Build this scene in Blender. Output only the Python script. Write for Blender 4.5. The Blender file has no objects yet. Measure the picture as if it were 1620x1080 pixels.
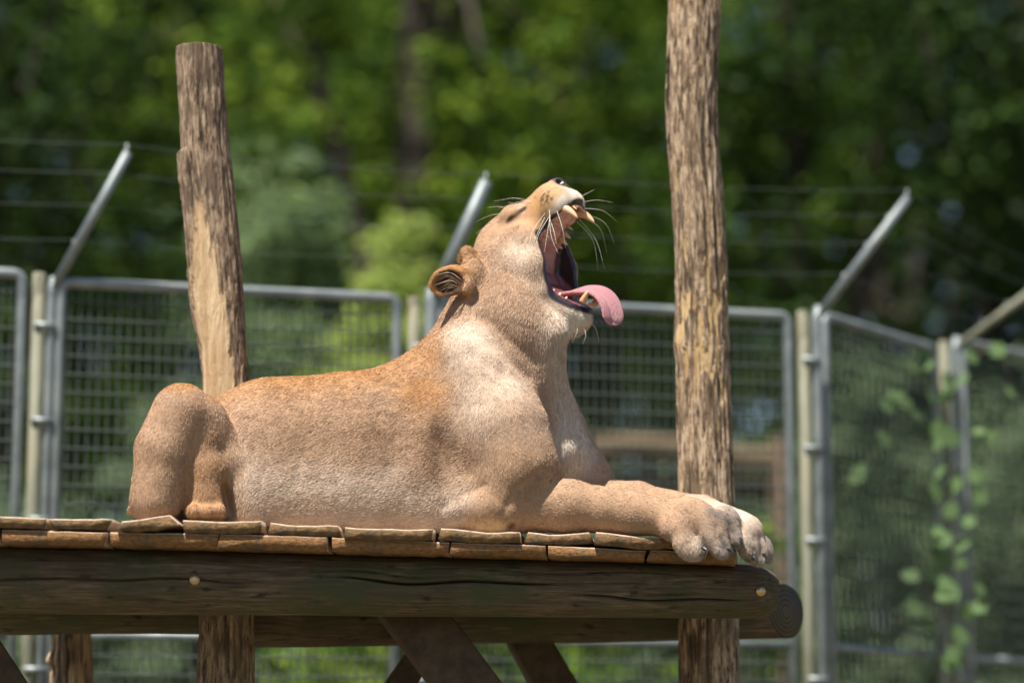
import bpy, math, random
import numpy as np
from mathutils import Vector, Matrix

# ------------------------------------------------------------------ camera
scene = bpy.context.scene
col = scene.collection
CAM_Z = 1.6
PITCH = math.radians(9.5)
FPX = 4183.0                      # focal length in pixels of the 1620 px wide photograph
cam_d = bpy.data.cameras.new('camera')
cam = bpy.data.objects.new('camera', cam_d)
col.objects.link(cam)
cam.location = (0, 0, CAM_Z)
cam.rotation_euler = (math.pi / 2 + PITCH, 0, 0)
cam_d.sensor_width = 36.0
cam_d.lens = FPX / 1620.0 * 36.0
cam_d.clip_start = 0.1
cam_d.clip_end = 2000.0
cam_d.dof.use_dof = True
cam_d.dof.focus_distance = 7.15
cam_d.dof.aperture_fstop = 1.12
scene.camera = cam

# ------------------------------------------------------------------ sky, sun, exposure
SUN_EL = math.radians(64)
SUN_AZ = math.radians(-36)        # seen from the platform: towards the camera, a little to the left
sun_dir = Vector((math.sin(SUN_AZ) * math.cos(SUN_EL), -math.cos(SUN_AZ) * math.cos(SUN_EL), math.sin(SUN_EL)))
world = bpy.data.worlds.new('World')
scene.world = world
world.use_nodes = True
wn = world.node_tree.nodes
bg = wn['Background']
sky = wn.new('ShaderNodeTexSky')
sky.sky_type = 'NISHITA'
sky.sun_disc = False
sky.sun_elevation = SUN_EL
sky.sun_rotation = math.atan2(sun_dir.x, sun_dir.y)
world.node_tree.links.new(sky.outputs[0], bg.inputs[0])
bg.inputs[1].default_value = 0.065
sun_d = bpy.data.lights.new('sun', 'SUN')
sun_d.energy = 5.0
sun_d.angle = math.radians(0.53)
sun_d.color = (1.0, 0.95, 0.87)
sun = bpy.data.objects.new('sun', sun_d)
col.objects.link(sun)
sun.location = (0, 0, 30)
sun.rotation_euler = (-sun_dir).to_track_quat('-Z', 'Y').to_euler()
vs = scene.view_settings
vs.view_transform = 'Standard'
vs.look = 'None'
vs.exposure = 0.88
vs.gamma = 1.0
vs.use_curve_mapping = False
scene.cycles.use_denoising = True
scene.cycles.max_bounces = 8
scene.cycles.transparent_max_bounces = 8

# ------------------------------------------------------------------ pixel helpers
CP, SP = math.cos(PITCH), math.sin(PITCH)
def ray(u, v):
    x = (u - 810.0) / FPX
    y = -(v - 540.0) / FPX
    return np.array([x, CP - SP * y, SP + CP * y])
def at(u, v, Y):
    r = ray(u, v)
    return r * (Y / r[1]) + np.array([0, 0, CAM_Z])
YAW = math.radians(10.0)          # the platform's front edge runs away to the right
Y0 = 7.0
E1 = np.array([math.cos(YAW), math.sin(YAW), 0.0])
E2 = np.array([-math.sin(YAW), math.cos(YAW), 0.0])
ORI = np.array([0.0, Y0, 0.0])
def L(u, v, d):                   # pixel -> point on the plane d metres behind the platform's front edge, as (s, d, z)
    r = ray(u, v)
    o = np.array([0, 0, CAM_Z]) - ORI
    t = (d - o @ E2) / (r @ E2)
    p = o + r * t
    return np.array([p @ E1, d, p[2]])
def W(p):                         # (s, d, z) -> world
    p = np.asarray(p, float)
    return ORI + p[..., 0:1] * E1 + p[..., 1:2] * E2 + p[..., 2:3] * np.array([0, 0, 1.0])
def LW(u, v, d):
    return W(L(u, v, d))
PXM = FPX / Y0                    # pixels per metre at the platform edge

# ------------------------------------------------------------------ mesh helpers
def new_mesh(name, V, F, smooth=False):
    V = np.asarray(V, np.float32)
    me = bpy.data.meshes.new(name)
    me.vertices.add(len(V))
    me.vertices.foreach_set('co', V.ravel())
    if isinstance(F, np.ndarray):
        n = F.shape[1]
        me.loops.add(F.size)
        me.loops.foreach_set('vertex_index', F.astype(np.int32).ravel())
        me.polygons.add(len(F))
        me.polygons.foreach_set('loop_start', np.arange(0, F.size, n, dtype=np.int32))
        me.polygons.foreach_set('loop_total', np.full(len(F), n, np.int32))
    else:
        tot = np.array([len(f) for f in F], np.int32)
        idx = np.concatenate([np.asarray(f, np.int32) for f in F])
        me.loops.add(len(idx))
        me.loops.foreach_set('vertex_index', idx)
        me.polygons.add(len(F))
        me.polygons.foreach_set('loop_start', np.concatenate([[0], np.cumsum(tot)[:-1]]).astype(np.int32))
        me.polygons.foreach_set('loop_total', tot)
    if smooth:
        me.polygons.foreach_set('use_smooth', np.ones(len(me.polygons), bool))
    me.update(calc_edges=True)
    return me
def obj(name, me, mat=None, parent=None, loc=None):
    o = bpy.data.objects.new(name, me)
    col.objects.link(o)
    if mat is not None and len(me.materials) == 0:
        me.materials.append(mat)
    if parent is not None:
        o.parent = parent
    if loc is not None:
        o.location = loc
    return o
def part(name, V, F, mat, parent=None, smooth=False, origin=None):
    """a mesh from world coordinates; its origin is the parent's place (or the given one)"""
    V = np.asarray(V, float)
    root = np.zeros(3)
    p = parent
    while p is not None:
        root = root + np.array(p.location)
        p = p.parent
    og = root if origin is None else np.asarray(origin, float)
    me = new_mesh(name, V - og, F, smooth)
    return obj(name, me, mat, parent, Vector(og - root))
def empty(name, loc):
    e = bpy.data.objects.new(name, None)
    e.empty_display_size = 0.2
    e.location = Vector([float(a) for a in loc])
    col.objects.link(e)
    return e
def tag(o, label=None, cat=None, group=None, kind=None):
    if label: o['label'] = label
    if cat: o['category'] = cat
    if group: o['group'] = group
    if kind: o['kind'] = kind
    return o
def attr(me, name, data):
    data = np.asarray(data, np.float32)
    if data.ndim == 1:
        a = me.attributes.new(name, 'FLOAT', 'POINT')
        a.data.foreach_set('value', data)
    else:
        if data.shape[1] == 3:
            data = np.concatenate([data, np.ones((len(data), 1), np.float32)], 1)
        a = me.attributes.new(name, 'FLOAT_COLOR', 'POINT')
        a.data.foreach_set('color', data.ravel())
def _h(i, j, k, seed):
    h = (i.astype(np.int64) * 374761393 + j.astype(np.int64) * 668265263 + k.astype(np.int64) * 2147483647 + seed * 974634777) & 0xffffffff
    h = ((h ^ (h >> 13)) * 1274126177) & 0xffffffff
    h = ((h ^ (h >> 16)) * 2246822519) & 0xffffffff
    return ((h ^ (h >> 15)) & 0xffff) / 65535.0
def vnoise(P, seed=0):
    P = np.asarray(P, float)
    f = np.floor(P)
    t = P - f
    t = t * t * (3 - 2 * t)
    i, j, k = [f[..., a].astype(np.int64) for a in range(3)]
    r = 0
    for a in (0, 1):
        for b in (0, 1):
            for c in (0, 1):
                w = (t[..., 0] if a else 1 - t[..., 0]) * (t[..., 1] if b else 1 - t[..., 1]) * (t[..., 2] if c else 1 - t[..., 2])
                r = r + w * _h(i + a, j + b, k + c, seed)
    return r
def fbm(P, seed=0, oct=4):
    r, a, s = 0, 0.5, 1.0
    for o in range(oct):
        r = r + a * vnoise(np.asarray(P) * s, seed + o)
        a *= 0.5; s *= 2.03
    return r
def norm(v):
    v = np.asarray(v, float)
    return v / np.maximum(np.linalg.norm(v, axis=-1, keepdims=True), 1e-9)
def sstep(x, a, b):
    t = np.clip((x - a) / (b - a), 0, 1)
    return t * t * (3 - 2 * t)
def tube(pts, rad, nseg=12, caps=True, closed=False):
    pts = np.asarray(pts, float)
    n = len(pts)
    rad = np.broadcast_to(np.asarray(rad, float), (n,))
    if closed:
        tang = norm(np.roll(pts, -1, 0) - np.roll(pts, 1, 0))
    else:
        tang = norm(np.gradient(pts, axis=0))
    ref = np.array([0, 0, 1.0]) if abs(tang[0][2]) < 0.9 else np.array([1.0, 0, 0])
    a = norm(np.cross(tang[0], ref))
    V = []
    for i in range(n):
        a = norm(a - tang[i] * (a @ tang[i]))
        b = np.cross(tang[i], a)
        th = np.arange(nseg) * 2 * math.pi / nseg
        V.append(pts[i] + rad[i] * (np.cos(th)[:, None] * a + np.sin(th)[:, None] * b))
    V = np.concatenate(V)
    F = []
    m = n if closed else n - 1
    for i in range(m):
        i2 = (i + 1) % n
        for k in range(nseg):
            k2 = (k + 1) % nseg
            F.append((i * nseg + k, i * nseg + k2, i2 * nseg + k2, i2 * nseg + k))
    if caps and not closed:
        F.append(tuple(range(nseg))[::-1])
        F.append(tuple((n - 1) * nseg + k for k in range(nseg)))
    return V, F
def catmull(P, n):
    P = np.asarray(P, float)
    Q = np.vstack([2 * P[0] - P[1], P, 2 * P[-1] - P[-2]])
    out = []
    m = len(P) - 1
    for t in np.linspace(0, m, n):
        i = min(int(t), m - 1)
        f = t - i
        a, b, c, d = Q[i:i + 4]
        out.append(0.5 * (2 * b + (c - a) * f + (2 * a - 5 * b + 4 * c - d) * f * f + (3 * b - a - 3 * c + d) * f ** 3))
    return np.array(out)
def box_vf(c0, c1):
    x0, y0, z0 = c0; x1, y1, z1 = c1
    V = [(x0, y0, z0), (x1, y0, z0), (x1, y1, z0), (x0, y1, z0), (x0, y0, z1), (x1, y0, z1), (x1, y1, z1), (x0, y1, z1)]
    F = [(0, 3, 2, 1), (4, 5, 6, 7), (0, 1, 5, 4), (1, 2, 6, 5), (2, 3, 7, 6), (3, 0, 4, 7)]
    return V, F

# ------------------------------------------------------------------ material helpers
class NT:
    def __init__(s, name):
        s.m = bpy.data.materials.new(name)
        s.m.use_nodes = True
        s.t = s.m.node_tree
        s.n = s.t.nodes
        s.b = s.n['Principled BSDF']
        s.out = s.n['Material Output']
    def node(s, ty, **kw):
        n = s.n.new('ShaderNode' + ty)
        for k, v in kw.items():
            setattr(n, k, v)
        return n
    def link(s, a, b):
        s.t.links.new(a, b)
    def setin(s, n, i, v):
        if hasattr(v, 'is_output') or isinstance(v, bpy.types.NodeSocket):
            s.link(v, n.inputs[i])
        else:
            n.inputs[i].default_value = v
    def coords(s, scale=(1, 1, 1), rot=(0, 0, 0)):
        tc = s.node('TexCoord')
        src = tc.outputs['Object']
        if any(rot):
            mr = s.node('Mapping')
            mr.inputs['Rotation'].default_value = rot
            s.link(src, mr.inputs[0])
            src = mr.outputs[0]
        mp = s.node('Mapping')
        mp.inputs['Scale'].default_value = scale
        s.link(src, mp.inputs[0])
        return mp.outputs[0]
    def noise(s, vec, scale, detail=4, rough=0.6):
        n = s.node('TexNoise')
        s.link(vec, n.inputs['Vector'])
        n.inputs['Scale'].default_value = scale
        n.inputs['Detail'].default_value = detail
        n.inputs['Roughness'].default_value = rough
        return n.outputs['Fac']
    def ramp(s, fac, stops):
        r = s.node('ValToRGB')
        cr = r.color_ramp
        while len(cr.elements) < len(stops):
            cr.elements.new(0.5)
        for e, (p, c) in zip(cr.elements, stops):
            e.position = p
            e.color = (*c, 1) if len(c) == 3 else c
        s.link(fac, r.inputs[0])
        return r.outputs[0]
    def mix(s, fac, a, b, mode='MIX'):
        m = s.node('Mix', data_type='RGBA', blend_type=mode)
        s.setin(m, 0, fac)
        for i, v in ((6, a), (7, b)):
            if isinstance(v, bpy.types.NodeSocket):
                s.link(v, m.inputs[i])
            else:
                m.inputs[i].default_value = (*v, 1)
        return m.outputs[2]
    def math(s, op, a, b=0.0):
        m = s.node('Math', operation=op)
        s.setin(m, 0, a); s.setin(m, 1, b)
        return m.outputs[0]
    def attr(s, name, out='Color'):
        a = s.node('Attribute', attribute_name=name)
        return a.outputs[out]
    def bump(s, h, strength=0.5, dist=0.01):
        b = s.node('Bump')
        b.inputs['Strength'].default_value = strength
        b.inputs['Distance'].default_value = dist
        s.link(h, b.inputs['Height'])
        s.link(b.outputs[0], s.b.inputs['Normal'])
        return b
    def base(s, c):
        if isinstance(c, bpy.types.NodeSocket):
            s.link(c, s.b.inputs['Base Color'])
        else:
            s.b.inputs['Base Color'].default_value = (*c, 1)
    def rough(s, r):
        s.setin(s.b, 'Roughness', r)

def leaf_mat(name, c1, c2, c3, trans=0.35):
    m = NT(name)
    oi = m.node('NewGeometry')
    c = m.ramp(oi.outputs['Random Per Island'], [(0.0, c1), (0.55, c2), (1.0, c3)])
    m.base(c); m.rough(0.6)
    m.b.inputs['Specular IOR Level'].default_value = 0.12
    tr = m.node('BsdfTranslucent')
    hs = m.node('HueSaturation')
    hs.inputs['Hue'].default_value = 0.485
    hs.inputs['Value'].default_value = 1.5
    m.link(c, hs.inputs['Color'])
    m.link(hs.outputs[0], tr.inputs[0])
    mx = m.node('MixShader')
    mx.inputs[0].default_value = trans
    m.link(m.b.outputs[0], mx.inputs[1]); m.link(tr.outputs[0], mx.inputs[2])
    m.link(mx.outputs[0], m.out.inputs[0])
    return m.m

# ------------------------------------------------------------------ materials of the setting
m = NT('ground_grass')
v = m.coords()
m.base(m.ramp(m.noise(v, 1.3, 6), [(0.3, (0.05, 0.06, 0.022)), (0.48, (0.11, 0.092, 0.055)), (0.75, (0.17, 0.135, 0.09))]))
m.rough(0.9)
M_ground = m.m
m = NT('galvanised_steel')
v = m.coords()
n1 = m.noise(v, 9, 5)
c = m.ramp(n1, [(0.3, (0.14, 0.165, 0.165)), (0.55, (0.24, 0.27, 0.27)), (0.75, (0.31, 0.33, 0.31))])
c = m.mix(m.ramp(m.noise(v, 3.1, 6), [(0.62, (0, 0, 0)), (0.74, (1, 1, 1))]), c, (0.20, 0.13, 0.07))
m.base(c); m.rough(0.5); m.b.inputs['Metallic'].default_value = 0.35
M_steel = m.m
m = NT('wire_steel')
m.base((0.075, 0.088, 0.08)); m.rough(0.6); m.b.inputs['Metallic'].default_value = 0.2
M_wire = m.m
m = NT('pale_tube')
v = m.coords((1, 1, 0.25))
c = m.ramp(m.noise(v, 14, 5), [(0.3, (0.09, 0.085, 0.05)), (0.5, (0.165, 0.165, 0.11)), (0.72, (0.19, 0.195, 0.15))])
c = m.mix(m.ramp(m.noise(v, 7, 6), [(0.56, (0, 0, 0)), (0.72, (1, 1, 1))]), c, (0.20, 0.13, 0.06))
m.base(c); m.rough(0.65)
M_pale = m.m
m = NT('tree_bark')
v = m.coords((1, 1, 0.3))
n1 = m.noise(v, 9, 6)
m.base(m.ramp(n1, [(0.3, (0.03, 0.024, 0.018)), (0.7, (0.10, 0.075, 0.055))])); m.rough(0.9)
m.bump(n1, 0.8, 0.05)
M_bark = m.m
M_leafA = leaf_mat('leaves_deep_green', (0.012, 0.034, 0.006), (0.034, 0.08, 0.011), (0.10, 0.18, 0.024))
M_leafB = leaf_mat('leaves_fresh_green', (0.022, 0.055, 0.008), (0.08, 0.17, 0.018), (0.30, 0.41, 0.055), 0.42)
M_leafC = leaf_mat('leaves_grey_green', (0.07, 0.12, 0.055), (0.15, 0.23, 0.10), (0.26, 0.34, 0.16))
M_leafD = leaf_mat('leaves_blue_green', (0.075, 0.12, 0.065), (0.15, 0.215, 0.115), (0.23, 0.30, 0.16))  # bluish grey put into the leaf colour for the light veil of the wire
M_leafF = leaf_mat('leaves_dark_green', (0.006, 0.015, 0.004), (0.014, 0.036, 0.007), (0.05, 0.10, 0.016), 0.2)  # darkened copy of the deep green; crown shade put into the leaf colour
M_leafE = leaf_mat('leaves_yellow_green', (0.15, 0.22, 0.05), (0.26, 0.34, 0.08), (0.38, 0.45, 0.13), 0.42)

# ------------------------------------------------------------------ ground
g = 400.0
gn = 40
gx = np.linspace(-1, 1, gn + 1); gx = np.sign(gx) * np.abs(gx) ** 2.2 * g
XX, YY = np.meshgrid(gx, gx, indexing='ij')
ZZ = 0.12 * (vnoise(np.stack([XX * 0.3, YY * 0.3, XX * 0], -1), 5) - 0.5)
GV = np.stack([XX, YY + 10, ZZ], -1).reshape(-1, 3)
I = np.arange((gn + 1) ** 2).reshape(gn + 1, gn + 1)
GF = np.stack([I[:-1, :-1], I[1:, :-1], I[1:, 1:], I[:-1, 1:]], -1).reshape(-1, 4)
tag(part('ground', GV, GF, M_ground, smooth=True), 'sandy trodden ground with thin grass under the platform', 'ground', kind='structure')

# ------------------------------------------------------------------ trees and shrubs beyond the fence
def leaf_cloud(rng, centres, radii, per, size, flat=0.5):
    """leaf quads (folded along the rib) scattered in clumps"""
    n = len(centres) * per
    C = np.repeat(centres, per, 0)
    R = np.repeat(radii, per)
    dv = norm(rng.normal(size=(n, 3)))
    P = C + dv * (R * rng.random(n) ** 0.45)[:, None] * np.array([1, 1, 0.65])
    N = norm(rng.normal(size=(n, 3)) * flat + np.array([0, 0, 1.0]) + dv * 0.5)
    T = norm(np.cross(N, norm(rng.normal(size=(n, 3)))))
    B = np.cross(N, T)
    s = size * (0.6 + 0.8 * rng.random(n))[:, None]
    V = np.stack([P - T * s, P - B * s * 0.45 + N * s * 0.12, P + T * s, P + B * s * 0.45 + N * s * 0.12], 1).reshape(-1, 3)
    F = np.arange(n * 4).reshape(n, 4)
    return V, F
def limb_tree(rng, H, r0, crown_c, crown_r, nlimb):
    VS, FS, off = [], [], 0
    def add(pts, rad, seg):
        nonlocal off
        V, F = tube(pts, rad, seg)
        VS.append(V); FS.extend([tuple(i + off for i in f) for f in F]); off += len(V)
    top = np.array([rng.normal() * 0.3, rng.normal() * 0.3, H])
    tp = catmull([np.zeros(3) - [0, 0, 0.3], top * 0.3 + [rng.normal() * .12, 0, 0], top * 0.65 + [rng.normal() * .25, rng.normal() * .2, 0], top], 16)
    add(tp, r0 * (1.15 - 0.85 * np.linspace(0, 1, 16)), 12)
    for i in range(nlimb):
        k = int(rng.integers(5, 15))
        st = tp[k]
        e = crown_c + crown_r * norm(rng.normal(size=3)) * rng.uniform(0.45, 0.85)
        md = (st + e) / 2 + np.array([0, 0, 0.15 * H * rng.uniform(-0.3, 0.6)])
        lp = catmull([st, md, e], 9)
        add(lp, r0 * 0.42 * (1 - 0.85 * np.linspace(0, 1, 9)), 7)
    return np.concatenate(VS), FS
def tree(name, label, base, H, r0, crown_c, crown_r, nclump, clump_r, per, leaf, mat, seed, group, nlimb=9, low=-1.0, cat='tree'):
    rng = np.random.default_rng(seed)
    base = np.asarray(base, float)
    t = empty(name, base)
    tag(t, label, cat, group)
    crown_c = np.asarray(crown_c, float); crown_r = np.asarray(crown_r, float)
    V, F = limb_tree(rng, H, r0, crown_c, crown_r, nlimb)
    part('trunk', V + base, F, M_bark, t, True)
    d = norm(rng.normal(size=(nclump * 3, 3)))
    rr = rng.random(nclump * 3) ** 0.42
    P = d * rr[:, None]
    keep = vnoise(P * 2.3 + 7, seed) > 0.44
    keep &= P[:, 2] > low
    P = P[keep][:nclump]
    C = crown_c + P * crown_r + base
    V, F = leaf_cloud(rng, C, clump_r * (0.6 + 0.8 * rng.random(len(C))), per, leaf)
    o = part('crown', V, F, mat, t)
    return t
def bg(u, v, Y):                  # where a pixel lands on the ground beneath, at distance Y
    p = at(u, v, Y); return np.array([p[0], p[1], 0.0])
TG = 'trees beyond the fence'
TREES = [
 # u, Y, H, trunk r, crown centre z, crown radii, clumps, clump r, per, leaf, mat, seed, label
 (-60, 25, 11, .22, 7.6, (3.0, 2.6, 5.6), 260, .55, 60, .075, M_leafF, 11, 'deep green leafy tree beyond the fence behind the cut-off leaning post'),
 (310, 33, 13, .25, 9.2, (3.4, 3.0, 5.4), 260, .6, 60, .085, M_leafA, 12, 'tall dark broadleaf tree farther back behind the grey-green shrub'),
 (600, 27, 13, .30, 9.6, (3.3, 2.4, 4.0), 330, .5, 62, .075, M_leafB, 13, 'bright green tree with thick brown trunk rising behind the yawning head'),
 (940, 30, 12, .24, 8.9, (3.0, 2.6, 4.6), 240, .55, 60, .08, M_leafB, 14, 'fresh green tree showing between the tongue and the tall barked post'),
 (1330, 26, 11, .2, 7.9, (2.3, 2.2, 4.6), 230, .5, 62, .075, M_leafA, 15, 'dark green tree with slim trunk behind the corner of the fence'),
 (1640, 24, 12, .26, 7.4, (2.8, 2.6, 5.0), 260, .55, 60, .075, M_leafF, 16, 'dense dark tree standing behind the vine-covered fence post'),
 (120, 42, 16, .3, 9.5, (5.0, 3.0, 7.5), 280, .8, 60, .12, M_leafF, 17, 'large shadowy tree in the back row behind the bent steel arm'),
 (760, 42, 16, .3, 10.5, (5.0, 3.0, 7.8), 280, .8, 60, .12, M_leafA, 18, 'large shadowy tree in the back row behind the thick brown trunk'),
 (1420, 42, 16, .3, 10.0, (5.2, 3.0, 8.0), 280, .8, 60, .12, M_leafF, 19, 'large shadowy tree in the back row behind the fence corner'),
]
for (u, Y, H, r0, cz, cr, ncl, clr, per, leaf, mat, seed, lab) in TREES:
    tree('broadleaf_tree', lab, bg(u, 700, Y), H, r0, (0, 0, cz), cr, ncl, clr, per, leaf, mat, seed, TG)
SG = 'shrubs beyond the fence'
SHRUBS = [
 (455, 20.0, 6.2, (0.75, 0.8, 2.6), 3.9, 210, .26, 90, .05, M_leafC, 31, 'grey-green pointed shrub behind the fence beside the cut-off post'),
 (632, 18.6, 5.4, (0.55, 0.7, 2.3), 3.35, 190, .24, 90, .05, M_leafE, 32, 'sunlit yellow-green bush behind the fence at the lioness ear'),
 (300, 19.5, 4.2, (0.8, 0.7, 2.0), 2.6, 110, .28, 60, .05, M_leafD, 33, 'blue-green bush behind the wire beside the leaning post foot'),
 (60, 19.0, 3.9, (0.9, 0.8, 2.0), 2.4, 120, .28, 60, .05, M_leafD, 34, 'blue-green bush behind the pale fence post'),
 (830, 20.5, 4.1, (1.0, 0.8, 2.1), 2.5, 130, .28, 60, .05, M_leafD, 35, 'blue-green bush behind the lioness shoulder'),
 (1130, 20.5, 3.9, (0.9, 0.8, 2.0), 2.4, 120, .28, 60, .05, M_leafD, 36, 'blue-green bush behind the tall barked post'),
 (1420, 21.0, 4.6, (1.1, 0.8, 2.4), 2.8, 140, .28, 60, .05, M_leafD, 37, 'blue-green bush behind the angled fence panel'),
 (1660, 19.5, 4.4, (0.8, 0.8, 2.3), 2.7, 120, .28, 60, .05, M_leafD, 38, 'blue-green bush behind the farthest fence panel'),
 (1225, 16.4, 3.1, (0.28, 0.3, 1.1), 2.25, 26, .16, 40, .05, M_leafB, 39, 'small fresh green bush behind the wire above the log end'),
 (560, 16.8, 2.5, (0.9, 0.4, 0.9), 1.75, 60, .2, 50, .05, M_leafB, 40, 'low green bush under the platform cross brace'),
 (960, 17.0, 2.6, (1.0, 0.4, 0.9), 1.85, 70, .2, 50, .05, M_leafB, 41, 'low bright green bush beyond the wire between brace and right leg'),
]
for (u, Y, H, cr, cz, ncl, clr, per, leaf, mat, seed, lab) in SHRUBS:
    tree('leafy_shrub', lab, bg(u, 700, Y), H * 0.75, 0.05, (0, 0, cz), cr, ncl, clr, per, leaf, mat, seed, SG, 7, cat='shrub')
# the far wood that closes the view
rng = np.random.default_rng(77)
nC = 2600
C = np.stack([rng.uniform(-22, 22, nC), rng.uniform(52, 58, nC), rng.random(nC) ** 0.9 * 24 - 0.5], -1)
V, F = leaf_cloud(rng, C, 1.3 * (0.6 + 0.8 * rng.random(nC)), 45, .24)
tag(part('distant_wood', V, F, M_leafA, origin=(0, 55, 0)), 'far dark green wood closing the view behind every tree', 'wood', kind='stuff')

# an unbroken hedge under the trees
rng = np.random.default_rng(78)
nC = 1500
C = np.stack([rng.uniform(-6.5, 6.5, nC), rng.uniform(22.2, 23.6, nC), rng.random(nC) * 3.9 + .1], -1)
C[:, 2] *= 0.85 + 0.3 * vnoise(C * .8, 4)
V, F = leaf_cloud(rng, C, .34 * (0.6 + 0.8 * rng.random(nC)), 70, .06)
tag(part('hedge', V, F, M_leafD, origin=(0, 23, 0)), 'long blue-green hedge filling the view behind the wire', 'hedge', kind='stuff')

# ------------------------------------------------------------------ wire fence
def fence_pt(u, v, line):         # pixel -> point on the vertical plane of a fence run
    (p0, d) = line
    nrm = np.array([-d[1], d[0], 0])
    r = ray(u, v); o = np.array([0, 0, CAM_Z])
    t = ((p0 - o) @ nrm) / (r @ nrm)
    return o + r * t
def line_from(u0, Y, yaw):
    p = at(u0, 800, Y); p[2] = 0
    return (p, np.array([math.cos(yaw), math.sin(yaw), 0.0]))
FY = 9.6
FK = FY / 14.0
LA = line_from(670, FY, math.radians(14.7))
pc = fence_pt(1278, 800, LA); pc[2] = 0
LB = (pc, np.array([math.cos(math.radians(55)), math.sin(math.radians(55)), 0]))
pd_ = fence_pt(1497, 800, LB); pd_[2] = 0
LC = (pd_, np.array([math.cos(math.radians(45)), math.sin(math.radians(45)), 0]))
FG = 'welded wire fence panels'
def fence_panel(line, u0, u1, v_top, label, mesh_w=0.035, mesh_h=0.0665):
    a = fence_pt(u0, v_top[0], line); b = fence_pt(u1, v_top[1], line)
    t = line[1]
    zt = 0.5 * (a[2] + b[2])
    A = np.array([a[0], a[1], 0]); B = np.array([b[0], b[1], 0])
    ln = (B - A) @ t
    zm = RAILZ
    root = empty('wire_fence', A)
    tag(root, label, 'fence', FG)
    r = 0.027 * FK; cr = 0.05 * FK
    def P(s, z): return A + t * s + np.array([0, 0, z])
    # rounded tubular frame
    pts = [P(0, 0.05), P(0, zt - cr)]
    for k in range(1, 7):
        an = math.pi / 2 * k / 6
        pts.append(P(cr - cr * math.cos(an), zt - cr + cr * math.sin(an)))
    for k in range(0, 7):
        an = math.pi / 2 * k / 6
        pts.append(P(ln - cr + cr * math.sin(an), zt - cr + cr * math.cos(an)))
    pts.append(P(ln, 0.05))
    V, F = tube(pts, r, 12)
    part('frame', V, F, M_steel, root, True)
    V, F = tube([P(0, zm), P(ln, zm)], r * 0.85, 10)
    part('rail', V, F, M_steel, root, True)
    # wires
    VS, FS, off = [], [], 0
    w = 0.0030
    nrm = np.array([-t[1], t[0], 0]) * 0.004
    def addw(p, q):
        nonlocal off
        V, F = tube([p, q], w, 4, False)
        VS.append(V); FS.extend([tuple(i + off for i in f) for f in F]); off += len(V)
    nv = int(round(ln / mesh_w))
    for i in range(1, nv):
        s = ln * i / nv
        addw(P(s, 0.06), P(s, zt))
    nh = int(round(zt / mesh_h))
    for i in range(1, nh):
        z = zt * i / nh
        addw(P(0, z) - nrm, P(ln, z) - nrm)
    o = part('wire_mesh', np.concatenate(VS), FS, M_wire, root)
    tag(o, kind='stuff')
    return root
RAILZ = fence_pt(700, 1011, LA)[2]
fence_panel(LA, -620, 36, (398, 436), 'wire fence panel running out past the pale post with the steel arm')
fence_panel(LA, 97, 628, (444, 474), 'wide wire fence panel behind the leaning cut-off post')
fence_panel(LA, 697, 1246, (480, 494), 'wide wire fence panel behind the lioness chest and tall barked post')
fence_panel(LB, 1304, 1476, (503, 547), 'wire fence panel turned away at the fence corner')
fence_panel(LC, 1522, 1760, (550, 580), 'wire fence panel beyond the vine-covered post')
PG = 'fence posts with bent steel arms'
def fence_post(line, u, v_top, arm_from, arm_to, dY, label, u_pale, r_arm=0.024, matp=None, vpale=None):
    r_arm *= FK; dY *= FK
    b = fence_pt(u, v_top, line)
    root = empty('fence_post', (b[0], b[1], 0))
    tag(root, label, 'fence post', PG)
    a0 = at(arm_from[0], arm_from[1], b[1]); a1 = at(arm_to[0], arm_to[1], b[1] + dY)
    V, F = tube([(b[0], b[1], -0.3), (b[0], b[1], a0[2] - 0.09), (b[0], b[1], a0[2] - 0.03), b * 0 + [b[0] + (a1 - a0)[0] * 0.04, b[1], a0[2] + 0.03]], r_arm * 1.15, 14)
    part('steel_tube', V, F, M_steel, root, True)
    st = np.array([b[0], b[1], a0[2] - 0.02])
    V, F = tube([st, st + (a1 - st) * 0.5, a1], r_arm, 12)
    part('arm', V, F, matp or M_steel, root, True)
    for k, f in enumerate((0.3, 0.55, 0.78, 0.985)):
        p = st + (a1 - st) * f
        V, F = tube([p + [0, 0, -0.01], p + [0.0, -0.01, 0.035]], 0.0055, 8)
        part('insulator', V, F, M_steel, root, True)
    if u_pale:
        q = fence_pt(u_pale, (vpale or v_top), line)
        V, F = tube([(q[0], q[1], -0.3), (q[0], q[1], q[2] * .6), (q[0], q[1], q[2])], 0.033 * FK, 14)
        part('pale_tube', V, F, M_pale, root, True)
        for zz in (q[2] - 0.19, q[2] - 0.53, q[2] - 0.88, q[2] - 1.4):
            mid = (np.array([q[0], q[1], 0]) + np.array([b[0], b[1], 0])) / 2
            V, F = box_vf((-0.038, -0.028, zz - 0.01), (0.038, 0.028, zz + 0.01))
            V = np.array(V); V = mid + V[:, 0:1] * line[1] + V[:, 1:2] * np.array([-line[1][1], line[1][0], 0]) + V[:, 2:3] * [0, 0, 1]
            part('clamp', V, F, M_steel, root)
    return [st + (a1 - st) * f + [0, -0.01, 0.033] for f in (0.3, 0.55, 0.78, 0.985)]
S1 = fence_post(LA, 82, 455, (80, 452), (203, 241), -0.15, 'slim steel post with bent arm and pale tube left of the leaning timber', 62, vpale=432)
S2 = fence_post(LA, 682, 470, (684, 470), (770, 286), -0.15, 'steel post with bent arm rising behind the lioness ear', 655, 0.034, vpale=470)
S3 = fence_post(LA, 1291, 500, (1289, 497), (1437, 312), -0.15, 'pale corner post with bent arm where the fence turns', 1270, 0.026, vpale=492)
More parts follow.
